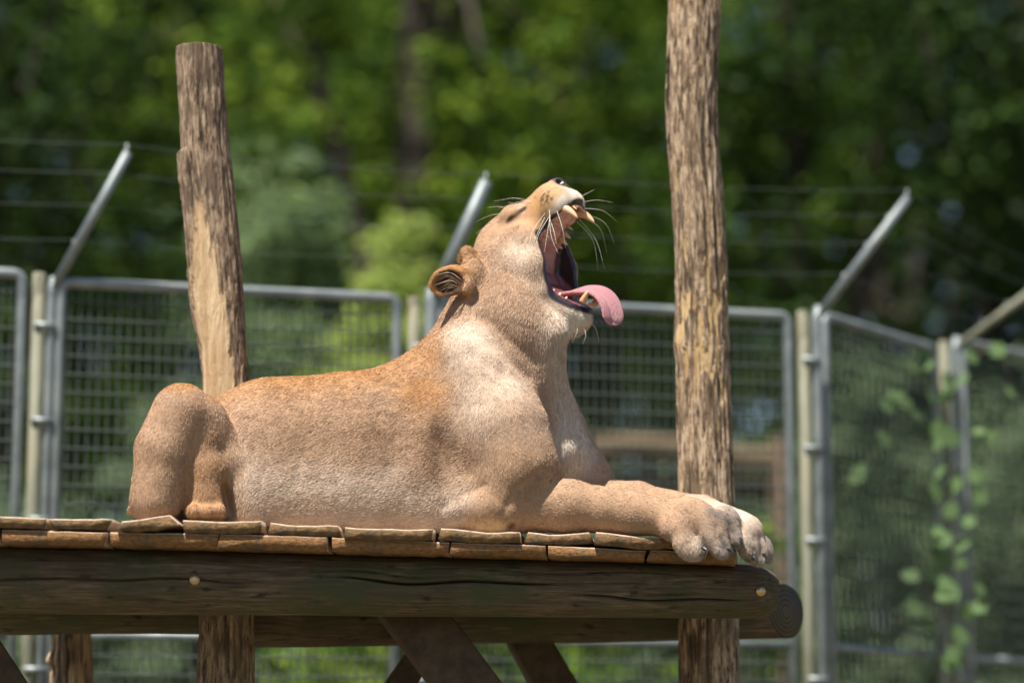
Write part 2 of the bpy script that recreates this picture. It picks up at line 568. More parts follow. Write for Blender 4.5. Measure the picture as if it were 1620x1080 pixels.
S4 = fence_post(LB, 1510, 548, (1512, 545), (1660, 440), -0.1, 'rusty-armed post wrapped in climbing vine', 1493, 0.026, M_pale, vpale=540)
S0 = [p + LA[1] * -2.03 for p in S1]
S5 = [p + LC[1] * 1.8 for p in S4]
WG = 'wire strands strung between the steel arms'
runs = ((S0, S1, 'arm left of the leaning timber, outer side'), (S1, S2, 'leaning timber and the arm behind the ear'), (S2, S3, 'arm behind the ear and the corner post'), (S3, S4, 'corner post and the rusty arm'), (S4, S5, 'rusty arm, outer side'))
hts = ('lowest', 'second lowest', 'second highest', 'topmost')
for (A, B, lab) in runs:
    for k in range(4):
        a, b = A[k], B[k]
        tt = np.linspace(0, 1, 12)[:, None]
        pts = a + (b - a) * tt - np.array([0, 0, 0.02]) * (4 * tt * (1 - tt))
        V, F = tube(pts, 0.0012, 5, False)
        o = part('wire_strand', V, F, M_wire, origin=a)
        sep = ' at ' if 'outer' in lab else ' between '
        tag(o, hts[k] + ' thin wire strand' + sep + 'the ' + lab, 'wire', WG)

# ------------------------------------------------------------------ climbing vine on the corner fence
M_vine = leaf_mat('vine_leaves', (0.09, 0.15, 0.06), (0.13, 0.21, 0.085), (0.18, 0.27, 0.11), 0.4)
m = NT('vine_stem'); m.base((0.10, 0.10, 0.04)); m.rough(0.8); M_stem = m.m
vb = fence_pt(1497, 800, LB)
vine = empty('climbing_vine', (vb[0], vb[1] - 0.08, 0))
tag(vine, 'climbing vine with broad light green leaves on the rusty-armed post', 'vine')
vp = [at(1490 + 10 * math.sin(k * 1.3), vv, vb[1] - 0.07) for k, vv in enumerate(range(1240, 540, -50))]
V, F = tube(catmull(vp, 60), np.linspace(0.008, 0.003, 60), 7)
part('stem', V, F, M_stem, vine, True)
def vine_leaf_mesh():
    out = []
    pr = [(0.0, -0.5), (0.28, -0.42), (0.5, -0.1), (0.36, 0.02), (0.42, 0.3), (0.2, 0.25), (0.0, 0.55), (-0.2, 0.25), (-0.42, 0.3), (-0.36, 0.02), (-0.5, -0.1), (-0.28, -0.42)]
    V = [(0, 0, 0.0)] + [(x, y, -0.22 * x * x + 0.06 * y) for x, y in pr]
    F = [(0, 1 + i, 1 + (i + 1) % 12) for i in range(12)]
    return new_mesh('leaf', V, F)
vl = vine_leaf_mesh(); vl.materials.append(M_vine)
rng = random.Random(5)
for (u, v_, sz) in [(1440, 578, 52), (1425, 630, 56), (1458, 662, 50), (1398, 690, 46), (1357, 748, 44), (1323, 800, 40), (1537, 562, 36), (1452, 862, 52), (1450, 960, 50), (1505, 942, 42),
                    (1530, 965, 36), (1522, 858, 38), (1438, 768, 34), (1482, 772, 40), (1545, 750, 34), (1456, 1062, 56), (1578, 552, 34), (1500, 600, 40), (1505, 690, 42), (1475, 905, 40), (1518, 1010, 36), (1550, 930, 30), (1404, 640, 36), (1486, 840, 38), (1600, 620, 30), (1566, 690, 28)] + [(1492 + rng.gauss(0, 26), vv + rng.uniform(-12, 12), rng.uniform(24, 42)) for vv in range(555, 1080, 17)]:
    p = at(u, v_, vb[1] - 0.11 - rng.random() * 0.07)
    o = bpy.data.objects.new('leaf', vl)
    col.objects.link(o); o.parent = vine
    o.location = Vector(p) - vine.location
    s = 0.95 * sz / (FPX / vb[1])
    o.scale = (s, s * 0.9, s)
    o.rotation_euler = (math.radians(62 + rng.uniform(-28, 28)), rng.uniform(-.5, .5), rng.uniform(-1.4, 1.4))
# tendrils joining the outlying leaves
for path in ([(1490, 700), (1440, 690), (1398, 700), (1357, 755), (1323, 805)], [(1490, 610), (1455, 590), (1425, 640)], [(1492, 600), (1540, 565), (1580, 555), (1605, 620)], [(1490, 880), (1450, 868)], [(1490, 975), (1450, 965)], [(1492, 960), (1530, 968), (1550, 932)], [(1492, 770), (1545, 752), (1566, 692)], [(1490, 1070), (1456, 1066)], [(1490, 775), (1438, 772)]):
    V, F = tube(catmull([at(u, v_, vb[1] - 0.10) for u, v_ in path], 14), 0.0028, 5)
    part('tendril', V, F, M_stem, vine, True)

# ------------------------------------------------------------------ wood materials
def wood_mat(name, stops, grain=(1, 1, 1), rot=(0, 0, 0), scale=18, bump=0.4, tint=None, rough=0.8, wear=None, rings=False):
    m = NT(name)
    v = m.coords(grain, rot)
    n1 = m.noise(v, scale, 8, 0.65)
    c = m.ramp(n1, stops)
    v2 = m.coords()
    n2 = m.noise(v2, 6, 5)
    c = m.mix(m.ramp(n2, [(0.35, (0, 0, 0)), (0.75, (0.55, 0.55, 0.55))]), c, stops[0][1])
    if tint:
        n3 = m.noise(v2, tint[0], 4)
        c = m.mix(m.ramp(n3, [(tint[1], (0, 0, 0)), (tint[2], (1, 1, 1))]), c, tint[3])
    if wear:
        vw = m.coords((0.16, 1, 1), rot)
        nw = m.noise(vw, wear[0], 7, 0.7)
        c = m.mix(m.ramp(nw, [(wear[1], (0, 0, 0)), (wear[2], (0.8, 0.8, 0.8))]), c, wear[3])
        nd = m.noise(m.coords((0.3, 1, 1), rot), 45, 4, 0.6)
        c = m.mix(m.ramp(nd, [(0.30, (0.85, 0.85, 0.85)), (0.40, (0, 0, 0))]), c, (0.014, 0.011, 0.008))
    if rings:
        rd = m.attr('ring', 'Fac')
        wob = m.math('ADD', m.math('MULTIPLY', rd, 36.0), m.math('MULTIPLY', n2, 4.0))
        sn = m.math('ADD', m.math('MULTIPLY', m.math('SINE', wob), 0.5), 0.5)
        c = m.mix(m.math('MULTIPLY', sn, 0.75), c, (0.13, 0.10, 0.06))
        c = m.mix(m.ramp(rd, [(0.0, (0.7, 0.7, 0.7)), (0.12, (0, 0, 0))]), c, (0.16, 0.12, 0.07))
    m.base(c)
    m.setin(m.b, 'Roughness', rough)
    m.b.inputs['Specular IOR Level'].default_value = 0.3
    m.bump(n1, bump, 0.006)
    return m.m
RZ = -YAW
M_top = wood_mat('sun_bleached_plank', [(0.3, (0.30, 0.21, 0.14)), (0.55, (0.52, 0.40, 0.29)), (0.75, (0.62, 0.50, 0.38))], (1, 0.12, 1), (0, 0, RZ), 40)
M_end = wood_mat('plank_end_grain', [(0.28, (0.085, 0.05, 0.022)), (0.5, (0.22, 0.125, 0.052)), (0.72, (0.38, 0.225, 0.10))], (1, 0.4, 1.6), (0, 0, RZ), 75, 0.9, (17, 0.52, 0.68, (0.10, 0.075, 0.045)))
M_endlow = wood_mat('orange_plank_end_grain', [(0.28, (0.115, 0.057, 0.02)), (0.5, (0.27, 0.135, 0.048)), (0.72, (0.42, 0.225, 0.09))], (1, 0.4, 1.6), (0, 0, RZ), 75, 0.9, (15, 0.56, 0.7, (0.10, 0.075, 0.045)))
M_log = wood_mat('dark_weathered_log', [(0.28, (0.034, 0.023, 0.013)), (0.5, (0.12, 0.082, 0.046)), (0.75, (0.25, 0.17, 0.095))], (0.06, 1, 1), (0, 0, RZ), 150, 1.0, (4.0, 0.46, 0.62, (0.062, 0.066, 0.028)), wear=(20, 0.54, 0.66, (0.21, 0.155, 0.095)))
M_logend = wood_mat('log_end_grain', [(0.3, (0.014, 0.011, 0.007)), (0.55, (0.035, 0.029, 0.018)), (0.75, (0.06, 0.05, 0.034))], (1, 1, 1), (0, 0, 0), 30, 0.6, rings=True)
M_brace = wood_mat('brown_brace_timber', [(0.28, (0.035, 0.022, 0.012)), (0.5, (0.08, 0.052, 0.03)), (0.75, (0.13, 0.088, 0.052))], (1, 1, 1), (0, 0, 0), 16, 0.6)
m = NT('brass_bolt'); m.base((0.55, 0.40, 0.20)); m.b.inputs['Metallic'].default_value = 0.9; m.rough(0.35); M_bolt = m.m
def post_mat(name, dark, mid, light, bare1, bare2):
    m = NT(name)
    v = m.coords((1, 1, 0.2))
    v1 = m.coords((1, 1, 0.35))
    n1 = m.noise(v, 85, 9, 0.72)
    n0 = m.noise(v1, 24, 6, 0.65)
    c = m.ramp(n1, [(0.40, dark), (0.48, mid), (0.60, light)])
    c = m.mix(m.ramp(n0, [(0.42, (0.9, 0.9, 0.9)), (0.50, (0, 0, 0))]), c, m.mix(n1, dark, mid))
    vb_ = m.coords((1, 1, 0.07))
    nb = m.noise(vb_, 34, 8, 0.6)
    b = m.ramp(nb, [(0.3, bare1), (0.62, bare2)])
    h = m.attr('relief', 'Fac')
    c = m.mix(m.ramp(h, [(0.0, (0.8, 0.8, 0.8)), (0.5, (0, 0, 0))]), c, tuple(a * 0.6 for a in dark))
    c = m.mix(m.attr('bare', 'Fac'), c, b)
    m.base(c); m.rough(0.85)
    m.b.inputs['Specular IOR Level'].default_value = 0.25
    m.bump(n1, 0.9, 0.012)
    return m.m
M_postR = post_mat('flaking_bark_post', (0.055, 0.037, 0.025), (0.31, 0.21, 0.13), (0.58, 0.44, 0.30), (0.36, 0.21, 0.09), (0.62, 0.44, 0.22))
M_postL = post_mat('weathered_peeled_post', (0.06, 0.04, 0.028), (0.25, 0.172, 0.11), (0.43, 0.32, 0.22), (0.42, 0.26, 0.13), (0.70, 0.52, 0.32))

# ------------------------------------------------------------------ the platform
base = LW(700, 840, 0.6); base[2] = 0
plat = empty('wooden_platform', base)
tag(plat, 'raised wooden platform of two plank layers on round logs with two tall posts', 'platform')
rng = np.random.default_rng(3)
def smooth_poly(P, n=5):
    """subdivide a profile and roughen it a little so that it reads as sawn wood"""
    P = np.asarray(P, float); out = []
    for i in range(len(P)):
        a, b = P[i], P[(i + 1) % len(P)]
        m = max(1, int(np.linalg.norm(b - a) / 14))
        for k in range(m):
            q = a + (b - a) * k / m
            out.append(q + (rng.normal(size=2) * 0.55 if k else rng.normal(size=2) * 0.2))
    return np.array(out)
def plank(poly, d0, depth, taper=0.0, nseg=7, endmat=None):
    P = smooth_poly(poly)
    if np.sum(P[:, 0] * np.roll(P[:, 1], -1) - np.roll(P[:, 0], -1) * P[:, 1]) < 0:
        P = P[::-1]
    n = len(P)
    F3 = np.array([L(u, v, d0) for u, v in P])          # front profile (s, d, z)
    c = F3.mean(0)
    rows = []
    ds = np.concatenate([[0, 0.004], np.linspace(0.06, depth, nseg)])
    ph = rng.random() * 10
    for k, t in enumerate(ds):
        q = F3.copy()
        q[:, 1] += t
        ins = 0.9985 if k == 0 else 1.0
        q[:, 0] = c[0] + (q[:, 0] - c[0]) * ins * (1 - taper * t / depth) + 0.008 * math.sin(t * 3 + ph) * t + 0.26 * t
        q[:, 2] = c[2] + (q[:, 2] - c[2]) * 1
        if k == 0: q[:, 2] -= 0.0035 * (q[:, 2] > c[2])
        rows.append(W(q))
    V = np.concatenate(rows)
    F = []
    F.append(tuple(range(n)))
    for k in range(len(ds) - 1):
        for i in range(n):
            j = (i + 1) % n
            F.append((k * n + j, k * n + i, (k + 1) * n + i, (k + 1) * n + j))
    F.append(tuple((len(ds) - 1) * n + i for i in range(n))[::-1])
    o = part('plank', V, F, M_top, plat, origin=V.mean(0))
    o.data.materials.append(endmat or M_end)
    o.data.polygons[0].material_index = 1
    for i in range(n):  # only the top chamfer stays pale, imitating a sunlit rim
        if not (F3[i, 2] > c[2] + .004 and F3[(i + 1) % n, 2] > c[2] + .004):
            o.data.polygons[1 + i].material_index = 1
    for k in range(1, len(ds) - 1):  # undersides take the dark end wood, imitating the shade below
        for i in range(n):
            if F3[i, 2] < c[2] and F3[(i + 1) % n, 2] < c[2]:
                o.data.polygons[1 + k * n + i].material_index = 1
    o.data.polygons[len(F) - 1].material_index = 1
    return o
TOP = [
 [(-150, 812), (-45, 815), (-42, 832), (-150, 829)],
 [(-38, 815), (20, 817), (73, 819), (71, 836), (10, 834), (-36, 833)],
 [(76, 820), (120, 821), (177, 820.5), (169, 838), (120, 837), (85, 836.5)],
 [(184, 838), (192, 824), (215, 822), (268, 814), (283, 827), (285, 831), (245, 839), (215, 841)],
 [(289, 822), (330, 824), (370, 825), (413, 823), (413, 841), (380, 844), (330, 843), (291, 842)],
 [(428, 826), (455, 830), (500, 831), (534, 831), (540, 847), (500, 847), (423, 844)],
 [(546, 833), (600, 836), (640, 837), (685, 836), (683, 853), (640, 854), (590, 853), (544, 851)],
 [(698, 835), (735, 838), (770, 842), (822, 841), (823, 857), (790, 859), (740, 857), (693, 852)],
 [(835, 841), (868, 845), (900, 844), (932, 841), (938, 858), (890, 862), (829, 857.5)],
 [(943, 841), (980, 845), (1012, 849), (1078, 850), (1080, 867), (1010, 868), (939, 860)],
 [(1084, 851), (1130, 852), (1166, 853), (1164, 869), (1120, 869), (1085, 868)],
]
for k, p in enumerate(TOP):
    plank(p, 0.0 + 0.006 * (k % 3), 1.42, 0.03 + 0.02 * (k % 2))
def low(u0, u1, e0=0, e1=0):
    vt = lambda u: np.interp(u, [-150, 0, 200, 413, 540, 690, 890, 1010, 1170], [830, 837, 841.5, 844.5, 849, 856, 862.5, 869.5, 871])
    vb = lambda u: np.interp(u, [-150, 0, 300, 560, 860, 1120, 1170], [854, 859.5, 865.5, 873, 881, 888.5, 892])
    us = np.linspace(u0, u1, 5)
    return [(u, vt(u) + 0.4) for u in us] + [(u1 + e1, vb(u1))] + [(u, vb(u)) for u in us[3:0:-1]] + [(u0 + e0, vb(u0))]
for k, (a, b, e0, e1) in enumerate([(-150, -5, 0, 0), (3, 170, 0, -6), (174, 346, 1, -5), (348, 517, -5, 0), (525, 711, 0, -4), (714, 863, -3, 0), (867, 1022, 0, -5), (1029, 1163, -7, 0)]):
    plank(low(a, b, e0, e1), 0.012, 1.40, 0.02, 7, M_endlow)

def log_part(name, P0, P1, r0, r1, matside, matend, seed, nL=90, nA=56, cut=0.0, crack=(), round_end=0.0, parent=plat):
    """a round log from P0 to P1 (s,d,z); cut shears the far end cap, crack: list of (angle, t0, t1, depth)"""
    P0, P1 = np.asarray(P0, float), np.asarray(P1, float)
    ax = norm(P1 - P0); Ln = np.linalg.norm(P1 - P0)
    up = np.array([0, 0, 1.0]); a = norm(up - ax * (up @ ax)); b = np.cross(ax, a)     # b: towards the viewer or away
    t = np.linspace(0, 1, nL); th = np.linspace(0, 2 * math.pi, nA, endpoint=False)
    T, TH = np.meshgrid(t, th, indexing='ij')
    r = r0 + (r1 - r0) * T
    q = np.stack([T * Ln * 3, np.cos(TH) * 2.2, np.sin(TH) * 2.2], -1)
    r = r * (1 + 0.10 * (fbm(q, seed, 3) - 0.45))
    for (ang, t0, t1, dep) in crack:
        wob = 0.10 * np.sin(T * 40 + ang * 3) * 0.5 + 0.18 * (vnoise(np.stack([T * 14, T * 0 + ang, T * 0], -1), 9) - .5)
        da = np.angle(np.exp(1j * (TH - ang - wob)))
        r = r - dep * np.exp(-(da / 0.034) ** 2) * sstep(T, t0, t0 + .08) * (1 - sstep(T, t1 - .08, t1))
    if round_end:
        e = np.clip((T - (1 - round_end)) / round_end, 0, 1)
        r = r * np.sqrt(np.maximum(1 - 0.55 * e ** 3, 0.05))
    Q = P0 + ax * (T * Ln)[..., None] + r[..., None] * (np.cos(TH)[..., None] * a + np.sin(TH)[..., None] * b)
    if cut:
        sh = (Q - P1) @ E_S2
        Q = Q + ax * (cut * sh * sstep(T, 0.85, 1.0))[..., None]
    V = Q.reshape(-1, 3)
    n0 = len(V)
    V = np.vstack([V, P0, Q[-1].mean(0)])
    I = np.arange(nL * nA).reshape(nL, nA); J = np.roll(I, -1, 1)
    F = [tuple(f) for f in np.stack([I[:-1], I[1:], J[1:], J[:-1]], -1).reshape(-1, 4)]
    ns = len(F)
    for k in range(nA):
        F.append((n0, I[0, k], J[0, k])); F.append((n0 + 1, J[-1, k], I[-1, k]))
    o = part(name, W(V), F, matside, parent, True, origin=W(V).mean(0))
    o.data.materials.append(matend)
    attr(o.data, 'ring', np.concatenate([np.ones(n0), [0.0, 0.0]]))
    mi = np.zeros(len(F), np.int32); mi[ns:] = 1
    o.data.polygons.foreach_set('material_index', mi)
    return o
E_S2 = np.array([0.0, 1.0, 0.0])
dF = 0.145
fl0, fl1 = L(-160, 914, dF), L(1226, 935.5, dF)
front = log_part('log_beam', fl0, fl1, 53.5 / PXM, 44 / PXM, M_log, M_log, 21, 300, 360, 0, [(1.48, .46, .76, .034), (1.25, .44, .62, .012), (1.98, .74, .975, .026), (1.60, .05, .42, .012), (2.3, .22, .34, .012), (1.75, .80, .93, .010), (1.05, .62, .9, .008)], 0.055)
front['label'] = 'long dark front log with drying cracks'
bl = log_part('log_beam', L(385, 978, .80), L(1244, 967, .80), 45 / (FPX / 7.8), 43 / (FPX / 7.9), M_log, M_logend, 22, 140, 60, 0.95, [(1.3, .1, .4, .01)])
bl['label'] = 'rear log whose ringed end shows past the front log'
log_part('log_beam', L(-160, 955, .80), L(372, 957, .80), 46 / (FPX / 7.7), 45 / (FPX / 7.7), M_log, M_logend, 23, 60, 40)
# bolts
for (u, v) in ((309, 915), (1210, 933)):
    c = L(u, v, 0.03)
    r = np.interp(u, [0, 1226], [53.5, 44]) / PXM
    ctr = L(u, np.interp(u, [0, 1226], [916, 935.5]), dF)
    dd = dF - math.sqrt(max(r * r - (c[2] - ctr[2]) ** 2, 0)) - 0.004
    prof = [(0.0, 0.011), (0.5, 0.0105), (0.85, 0.007), (1.0, 0.0)]
    th = np.linspace(0, 2 * math.pi, 16, endpoint=False)
    V = []
    for (h, rr) in [(-1.2, .0135), (0.0, 0.0135), (0.05, 0.011), (0.75, 0.0095), (1.0, 0.005)]:
        V += [[c[0] + rr * math.cos(t_), dd - 0.006 * h, c[2] + rr * math.sin(t_)] for t_ in th]
    F = [(k * 16 + i, k * 16 + (i + 1) % 16, (k + 1) * 16 + (i + 1) % 16, (k + 1) * 16 + i) for k in range(4) for i in range(16)] + [tuple(64 + i for i in range(16))]
    part('bolt', W(V), F, M_bolt, front, True)

def bark_post(name, path, d, mat, seed, bare_fn, amp, step=None, label=None):
    """path: (u, v, radius px) down the post; geometry with fissured bark"""
    path = np.array(path, float)
    scale = FPX / (Y0 + d)
    pts = np.array([L(u, v, d) for u, v, r in path]); rad = path[:, 2] / scale
    nL, nA = 720, 150
    tt = np.linspace(0, len(path) - 1, nL)
    ctr = catmull(pts, nL); r0 = np.interp(tt, range(len(path)), rad); vv = np.interp(tt, range(len(path)), path[:, 1])
    th = np.linspace(0, 2 * math.pi, nA, endpoint=False)
    Z, TH = np.meshgrid(ctr[:, 2], th, indexing='ij')
    VV = np.repeat(vv[:, None], nA, 1)
    q = np.stack([np.cos(TH) * 3.2, np.sin(TH) * 3.2, Z * 5.5], -1)
    fis = fbm(q * 2.0, seed, 5)
    rid = 1 - np.abs(2 * fbm(np.stack([np.cos(TH) * 5, np.sin(TH) * 5, Z * 4.0], -1), seed + 5, 4) - 0.94) * 2.2
    lum = fbm(np.stack([np.cos(TH) * .9, np.sin(TH) * .9, Z * 3.0], -1), seed + 9, 3) - .45
    bare = np.clip(bare_fn(TH, VV, fis), 0, 1)
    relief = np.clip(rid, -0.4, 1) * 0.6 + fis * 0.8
    R = r0[:, None] * (1 + 0.14 * lum) + amp * (relief - 0.7) * (1 - 0.75 * bare) - 0.006 * bare
    if step is not None:
        R = R + step(TH, VV, fis)
    Q = np.stack([ctr[:, 0:1] + R * np.cos(TH), ctr[:, 1:2] - R * np.sin(TH), Z + 0 * R], -1)
    # slanted, chipped top
    V = Q.reshape(-1, 3); n0 = len(V)
    V = np.vstack([V, ctr[0] + [0, 0, 0.002], ctr[-1]])
    I = np.arange(nL * nA).reshape(nL, nA); J = np.roll(I, -1, 1)
    F = [tuple(f) for f in np.stack([I[:-1], J[:-1], J[1:], I[1:]], -1).reshape(-1, 4)][::1]
    for k in range(nA):
        F.append((n0, J[0, k], I[0, k])); F.append((n0 + 1, I[-1, k], J[-1, k]))
    F = [f[::-1] for f in F]
    o = part(name, W(V), F, mat, plat, True, origin=W(ctr[-1]))
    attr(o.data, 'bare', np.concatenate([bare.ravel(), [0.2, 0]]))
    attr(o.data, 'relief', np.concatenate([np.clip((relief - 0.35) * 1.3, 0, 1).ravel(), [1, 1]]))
    if label: o['label'] = label
    return o, ctr, r0
# angle 0 = towards +s (right), pi/2 = towards the viewer, pi = left
def bareL(TH, VV, fis):
    ang = np.angle(np.exp(1j * (TH - 2.25)))                 # centre of the peeled strip: left of the viewer's side
    wdt = np.interp(VV, [300, 330, 420, 520, 620, 700], [0.0, 0.25, 0.55, 0.85, 1.15, 1.3])
    m_ = 1 - sstep(np.abs(ang) + 0.9 * (fis - .45), wdt - 0.12, wdt + 0.06)
    m_ *= sstep(VV, 300, 340) * (1 - sstep(VV, 800, 900))
    chips = sstep(fis, 0.60, 0.68) * 0.5 * sstep(VV, 80, 300)
    return np.maximum(m_, chips)
def stepL(TH, VV, fis):
    ang = np.angle(np.exp(1j * (TH - 3.2)))
    on = sstep(VV, 238, 246) * (1 - sstep(VV, 470, 560)) * (1 - sstep(np.abs(ang) + .5 * (fis - .45), 0.55, 0.75))
    return on * (0.011 + 0.012 * (fis - .4))
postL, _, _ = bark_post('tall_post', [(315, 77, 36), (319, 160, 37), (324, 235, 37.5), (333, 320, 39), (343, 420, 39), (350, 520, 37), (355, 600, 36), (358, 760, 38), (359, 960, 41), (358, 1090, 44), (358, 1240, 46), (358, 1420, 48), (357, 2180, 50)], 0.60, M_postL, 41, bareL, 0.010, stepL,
                        'leaning weathered post cut off flat, pale wood where bark peeled')
def bareR(TH, VV, fis):
    a = np.angle(np.exp(1j * (TH - 1.9)))
    patch = sstep(fis + 0.20 * np.exp(-((VV - 520) / 110) ** 2) * np.exp(-(a / 1.0) ** 2), 0.60, 0.68)
    return np.maximum(patch * np.exp(-((VV - 500) / 190) ** 2), sstep(fis, 0.63, 0.70) * 0.55)
def stepR(TH, VV, fis):
    k = 0.008 * np.exp(-((VV - 545) / 22) ** 2) * np.exp(-(np.angle(np.exp(1j * (TH - 2.9))) / .5) ** 2)
    return k
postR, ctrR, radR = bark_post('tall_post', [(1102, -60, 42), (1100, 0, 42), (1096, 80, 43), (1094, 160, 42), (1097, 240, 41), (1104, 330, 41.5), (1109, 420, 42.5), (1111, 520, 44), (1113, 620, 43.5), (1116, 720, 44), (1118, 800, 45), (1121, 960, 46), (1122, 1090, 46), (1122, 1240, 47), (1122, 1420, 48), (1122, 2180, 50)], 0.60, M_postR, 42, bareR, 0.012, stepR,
                              'tall upright post with flaking grey-brown bark and yellow scratches')
# loose bark shreds on the tall post
rng2 = np.random.default_rng(8)
for (v, side, ln, lift) in [(70, -1, .07, .010), (100, -1, .05, .012), (125, -1, .06, .012), (150, -1, .04, .008), (205, -1, .05, .006), (72, 1, .035, .02), (170, 1, .03, .02), (745, 1, .05, .010), (385, 1, .03, .006), (35, -1, .06, .006), (300, 1, .04, .004)]:
    k = int(np.argmin(np.abs(ctrR[:, 2] - L(1100, v, 0.6)[2])))
    c = ctrR[k] + np.array([side * radR[k] * 0.97, -0.01, 0])
    w = 0.006
    P = []
    for t_ in np.linspace(0, 1, 5):
        P.append(c + np.array([side * lift * t_ ** 1.5, -0.004 * t_, -ln * t_ if side < 0 else ln * .4 * t_]))
    P = np.array(P)
    V = np.concatenate([P + [0, -w, 0], P + [0, w, 0], P + [0.0015, 0, 0]])
    F = [(i, i + 1, 5 + i + 1, 5 + i) for i in range(4)] + [(i, 10 + i, 10 + i + 1, i + 1) for i in range(4)] + [(5 + i, 5 + i + 1, 10 + i + 1, 10 + i) for i in range(4)]
    part('bark_shred', W(V), F, M_postR, postR)
# braces (squared timbers) and the rear leg
def timber(name, quad, d, th, mat, label=None):
    q = np.array([L(u, v, d) for u, v in quad])
    bk = q + [0, th, 0]
    V = np.vstack([q, bk])
    ctr = V.mean(0)
    n = len(q)
    F = [tuple(range(n))[::-1], tuple(n + i for i in range(n))] + [(i, (i + 1) % n, n + (i + 1) % n, n + i) for i in range(n)]
    me_o = part(name, W(V), F, mat, plat, origin=W(ctr))
    bv = me_o.modifiers.new('bevel', 'BEVEL'); bv.width = 0.006; bv.segments = 2
    if label: me_o['label'] = label
    return me_o
timber('brace', [(598, 966), (714, 971), (905, 1225), (790, 1225)], 0.26, 0.085, M_brace, 'slanting brown brace under the front log')
timber('brace', [(668, 1000), (712, 1000), (560, 1240), (500, 1240)], 0.62, 0.09, M_brace)
timber('brace', [(800, 1000), (868, 1000), (1010, 1240), (930, 1240)], 0.80, 0.09, M_brace)
timber('brace', [(-110, 960), (-34, 960), (150, 1240), (84, 1240)], 0.30, 0.09, M_brace)
q = LW(113, 1000, 1.18)
hp = [(112, 960, 29), (113, 1010, 30), (114, 1045, 31), (113, 1080, 33), (113, 1240, 34), (112, 2000, 36)]
bark_post('rear_leg', hp, 1.25, M_postL, 43, lambda TH, VV, fis: sstep(fis, 0.40, 0.6) * 0.7, 0.008, lambda TH, VV, fis: 0.018 * np.exp(-((VV - 1045) / 14) ** 2) * np.exp(-(np.angle(np.exp(1j * (TH - 2.9))) / .45) ** 2))

# ------------------------------------------------------------------ a second wooden deck far behind the wire
M_deck = wood_mat('pale_far_timber', [(0.3, (0.08, 0.055, 0.03)), (0.55, (0.15, 0.11, 0.062)), (0.75, (0.2, 0.15, 0.095))], (0.2, 1, 1), (0, 0, 0), 12)
db = at(1085, 720, 19.0)
deck = empty('far_deck', (db[0], db[1], 0))
tag(deck, 'pale timber beam on uprights beyond the wire behind the tall barked post', 'beam')
V, F = tube(catmull([at(940, 712, 19.0), at(1020, 706, 19.0), at(1130, 722, 19.1), at(1246, 732, 19.2)], 24), 0.10, 14)
part('beam', V, F, M_deck, deck, True)
V, F = tube(catmull([at(935, 768, 19.2), at(1040, 764, 19.2), at(1150, 770, 19.3), at(1246, 776, 19.4)], 24), 0.085, 14)
part('beam', V, F, M_brace, deck, True)
for u in (1236,):
    p = at(u, 712, 19.15)
    V, F = tube([(p[0], p[1], -0.2), (p[0], p[1], 2), (p[0], p[1], p[2] + 0.1)], 0.08, 12)
    part('upright', V, F, M_brace, deck, True)

# ------------------------------------------------------------------ the lioness
VOX = 0.0045
PRIMS = []
TAN = np.array([0.405, 0.250, 0.150]); ORANGE = np.array([0.41, 0.20, 0.07]); PALE = np.array([0.60, 0.47, 0.36])
WHITE = np.array([0.74, 0.66, 0.57]); GREY = np.array([0.36, 0.31, 0.275]); DARK = np.array([0.018, 0.014, 0.012]); BROWN = np.array([0.22, 0.12, 0.06])
BACK = (-1, 0, -0.38)
def sc(d): return FPX / (Y0 + d)
def RC(a, ra, b, rb, k=26, ds=1.0, flow=BACK, hl=0.011, colr=TAN, sub=False):
    """round cone between two pixel points (u, v, d); radii and blend in pixels"""
    A, B = L(*a), L(*b)
    PRIMS.append(dict(t='rc', a=A, b=B, ra=ra / sc(a[2]), rb=rb / sc(b[2]), k=k / sc(a[2]), ds=ds, flow=np.array(flow, float), hl=hl, col=colr, sub=sub))
def EL(c, r, rdepth, k=22, rot=0.0, flow=BACK, hl=0.011, colr=TAN, sub=False):
    """ellipsoid at a pixel point; r = (ru, rv) px, rdepth m, rot = clockwise turn in the picture, degrees"""
    C = L(*c); s = sc(c[2])
    ca, sa = math.cos(math.radians(-rot)), math.sin(math.radians(-rot))
    Mx = np.array([[ca, 0, sa], [0, 1, 0], [-sa, 0, ca]])      # rows: local axes in (s,d,z)
    PRIMS.append(dict(t='el', c=C, M=Mx, r=np.array([r[0] / s, rdepth, r[1] / s]), k=k / s, flow=np.array(flow, float), hl=hl, col=colr, sub=sub))
# head frame: forward, up, and towards the near side, from the skull's landmarks
HF, HU, HR = np.array([.5587, .7830, .2735]), np.array([-.6215, .6136, -.4871]), np.array([-.5492, .1022, .8294])
def view2w(v):
    return v[0] * np.array([1, 0, 0]) + v[1] * np.array([0, -SP, CP]) + v[2] * np.array([0, -CP, -SP])
def w2p(w): return np.array([w @ E1, w @ E2, w[2]])
A_F, A_U, A_R = [w2p(view2w(x)) for x in (HF, HU, HR)]
HORI = L(894, 291, 0.20)
HS = 6.87 / sc(0.24)                # metres per head centimetre
def HL(f, u, r): return HORI + HS * (f * A_F + u * A_U + r * A_R)
HINGE = np.array([-21.0, -8.0]); GAPE = math.radians(72)
def JW(f, u, r):                    # lower-jaw point given for a closed mouth
    x, y = f - HINGE[0], u - HINGE[1]
    return (HINGE[0] + x * math.cos(GAPE) + y * math.sin(GAPE), HINGE[1] - x * math.sin(GAPE) + y * math.cos(GAPE), r)
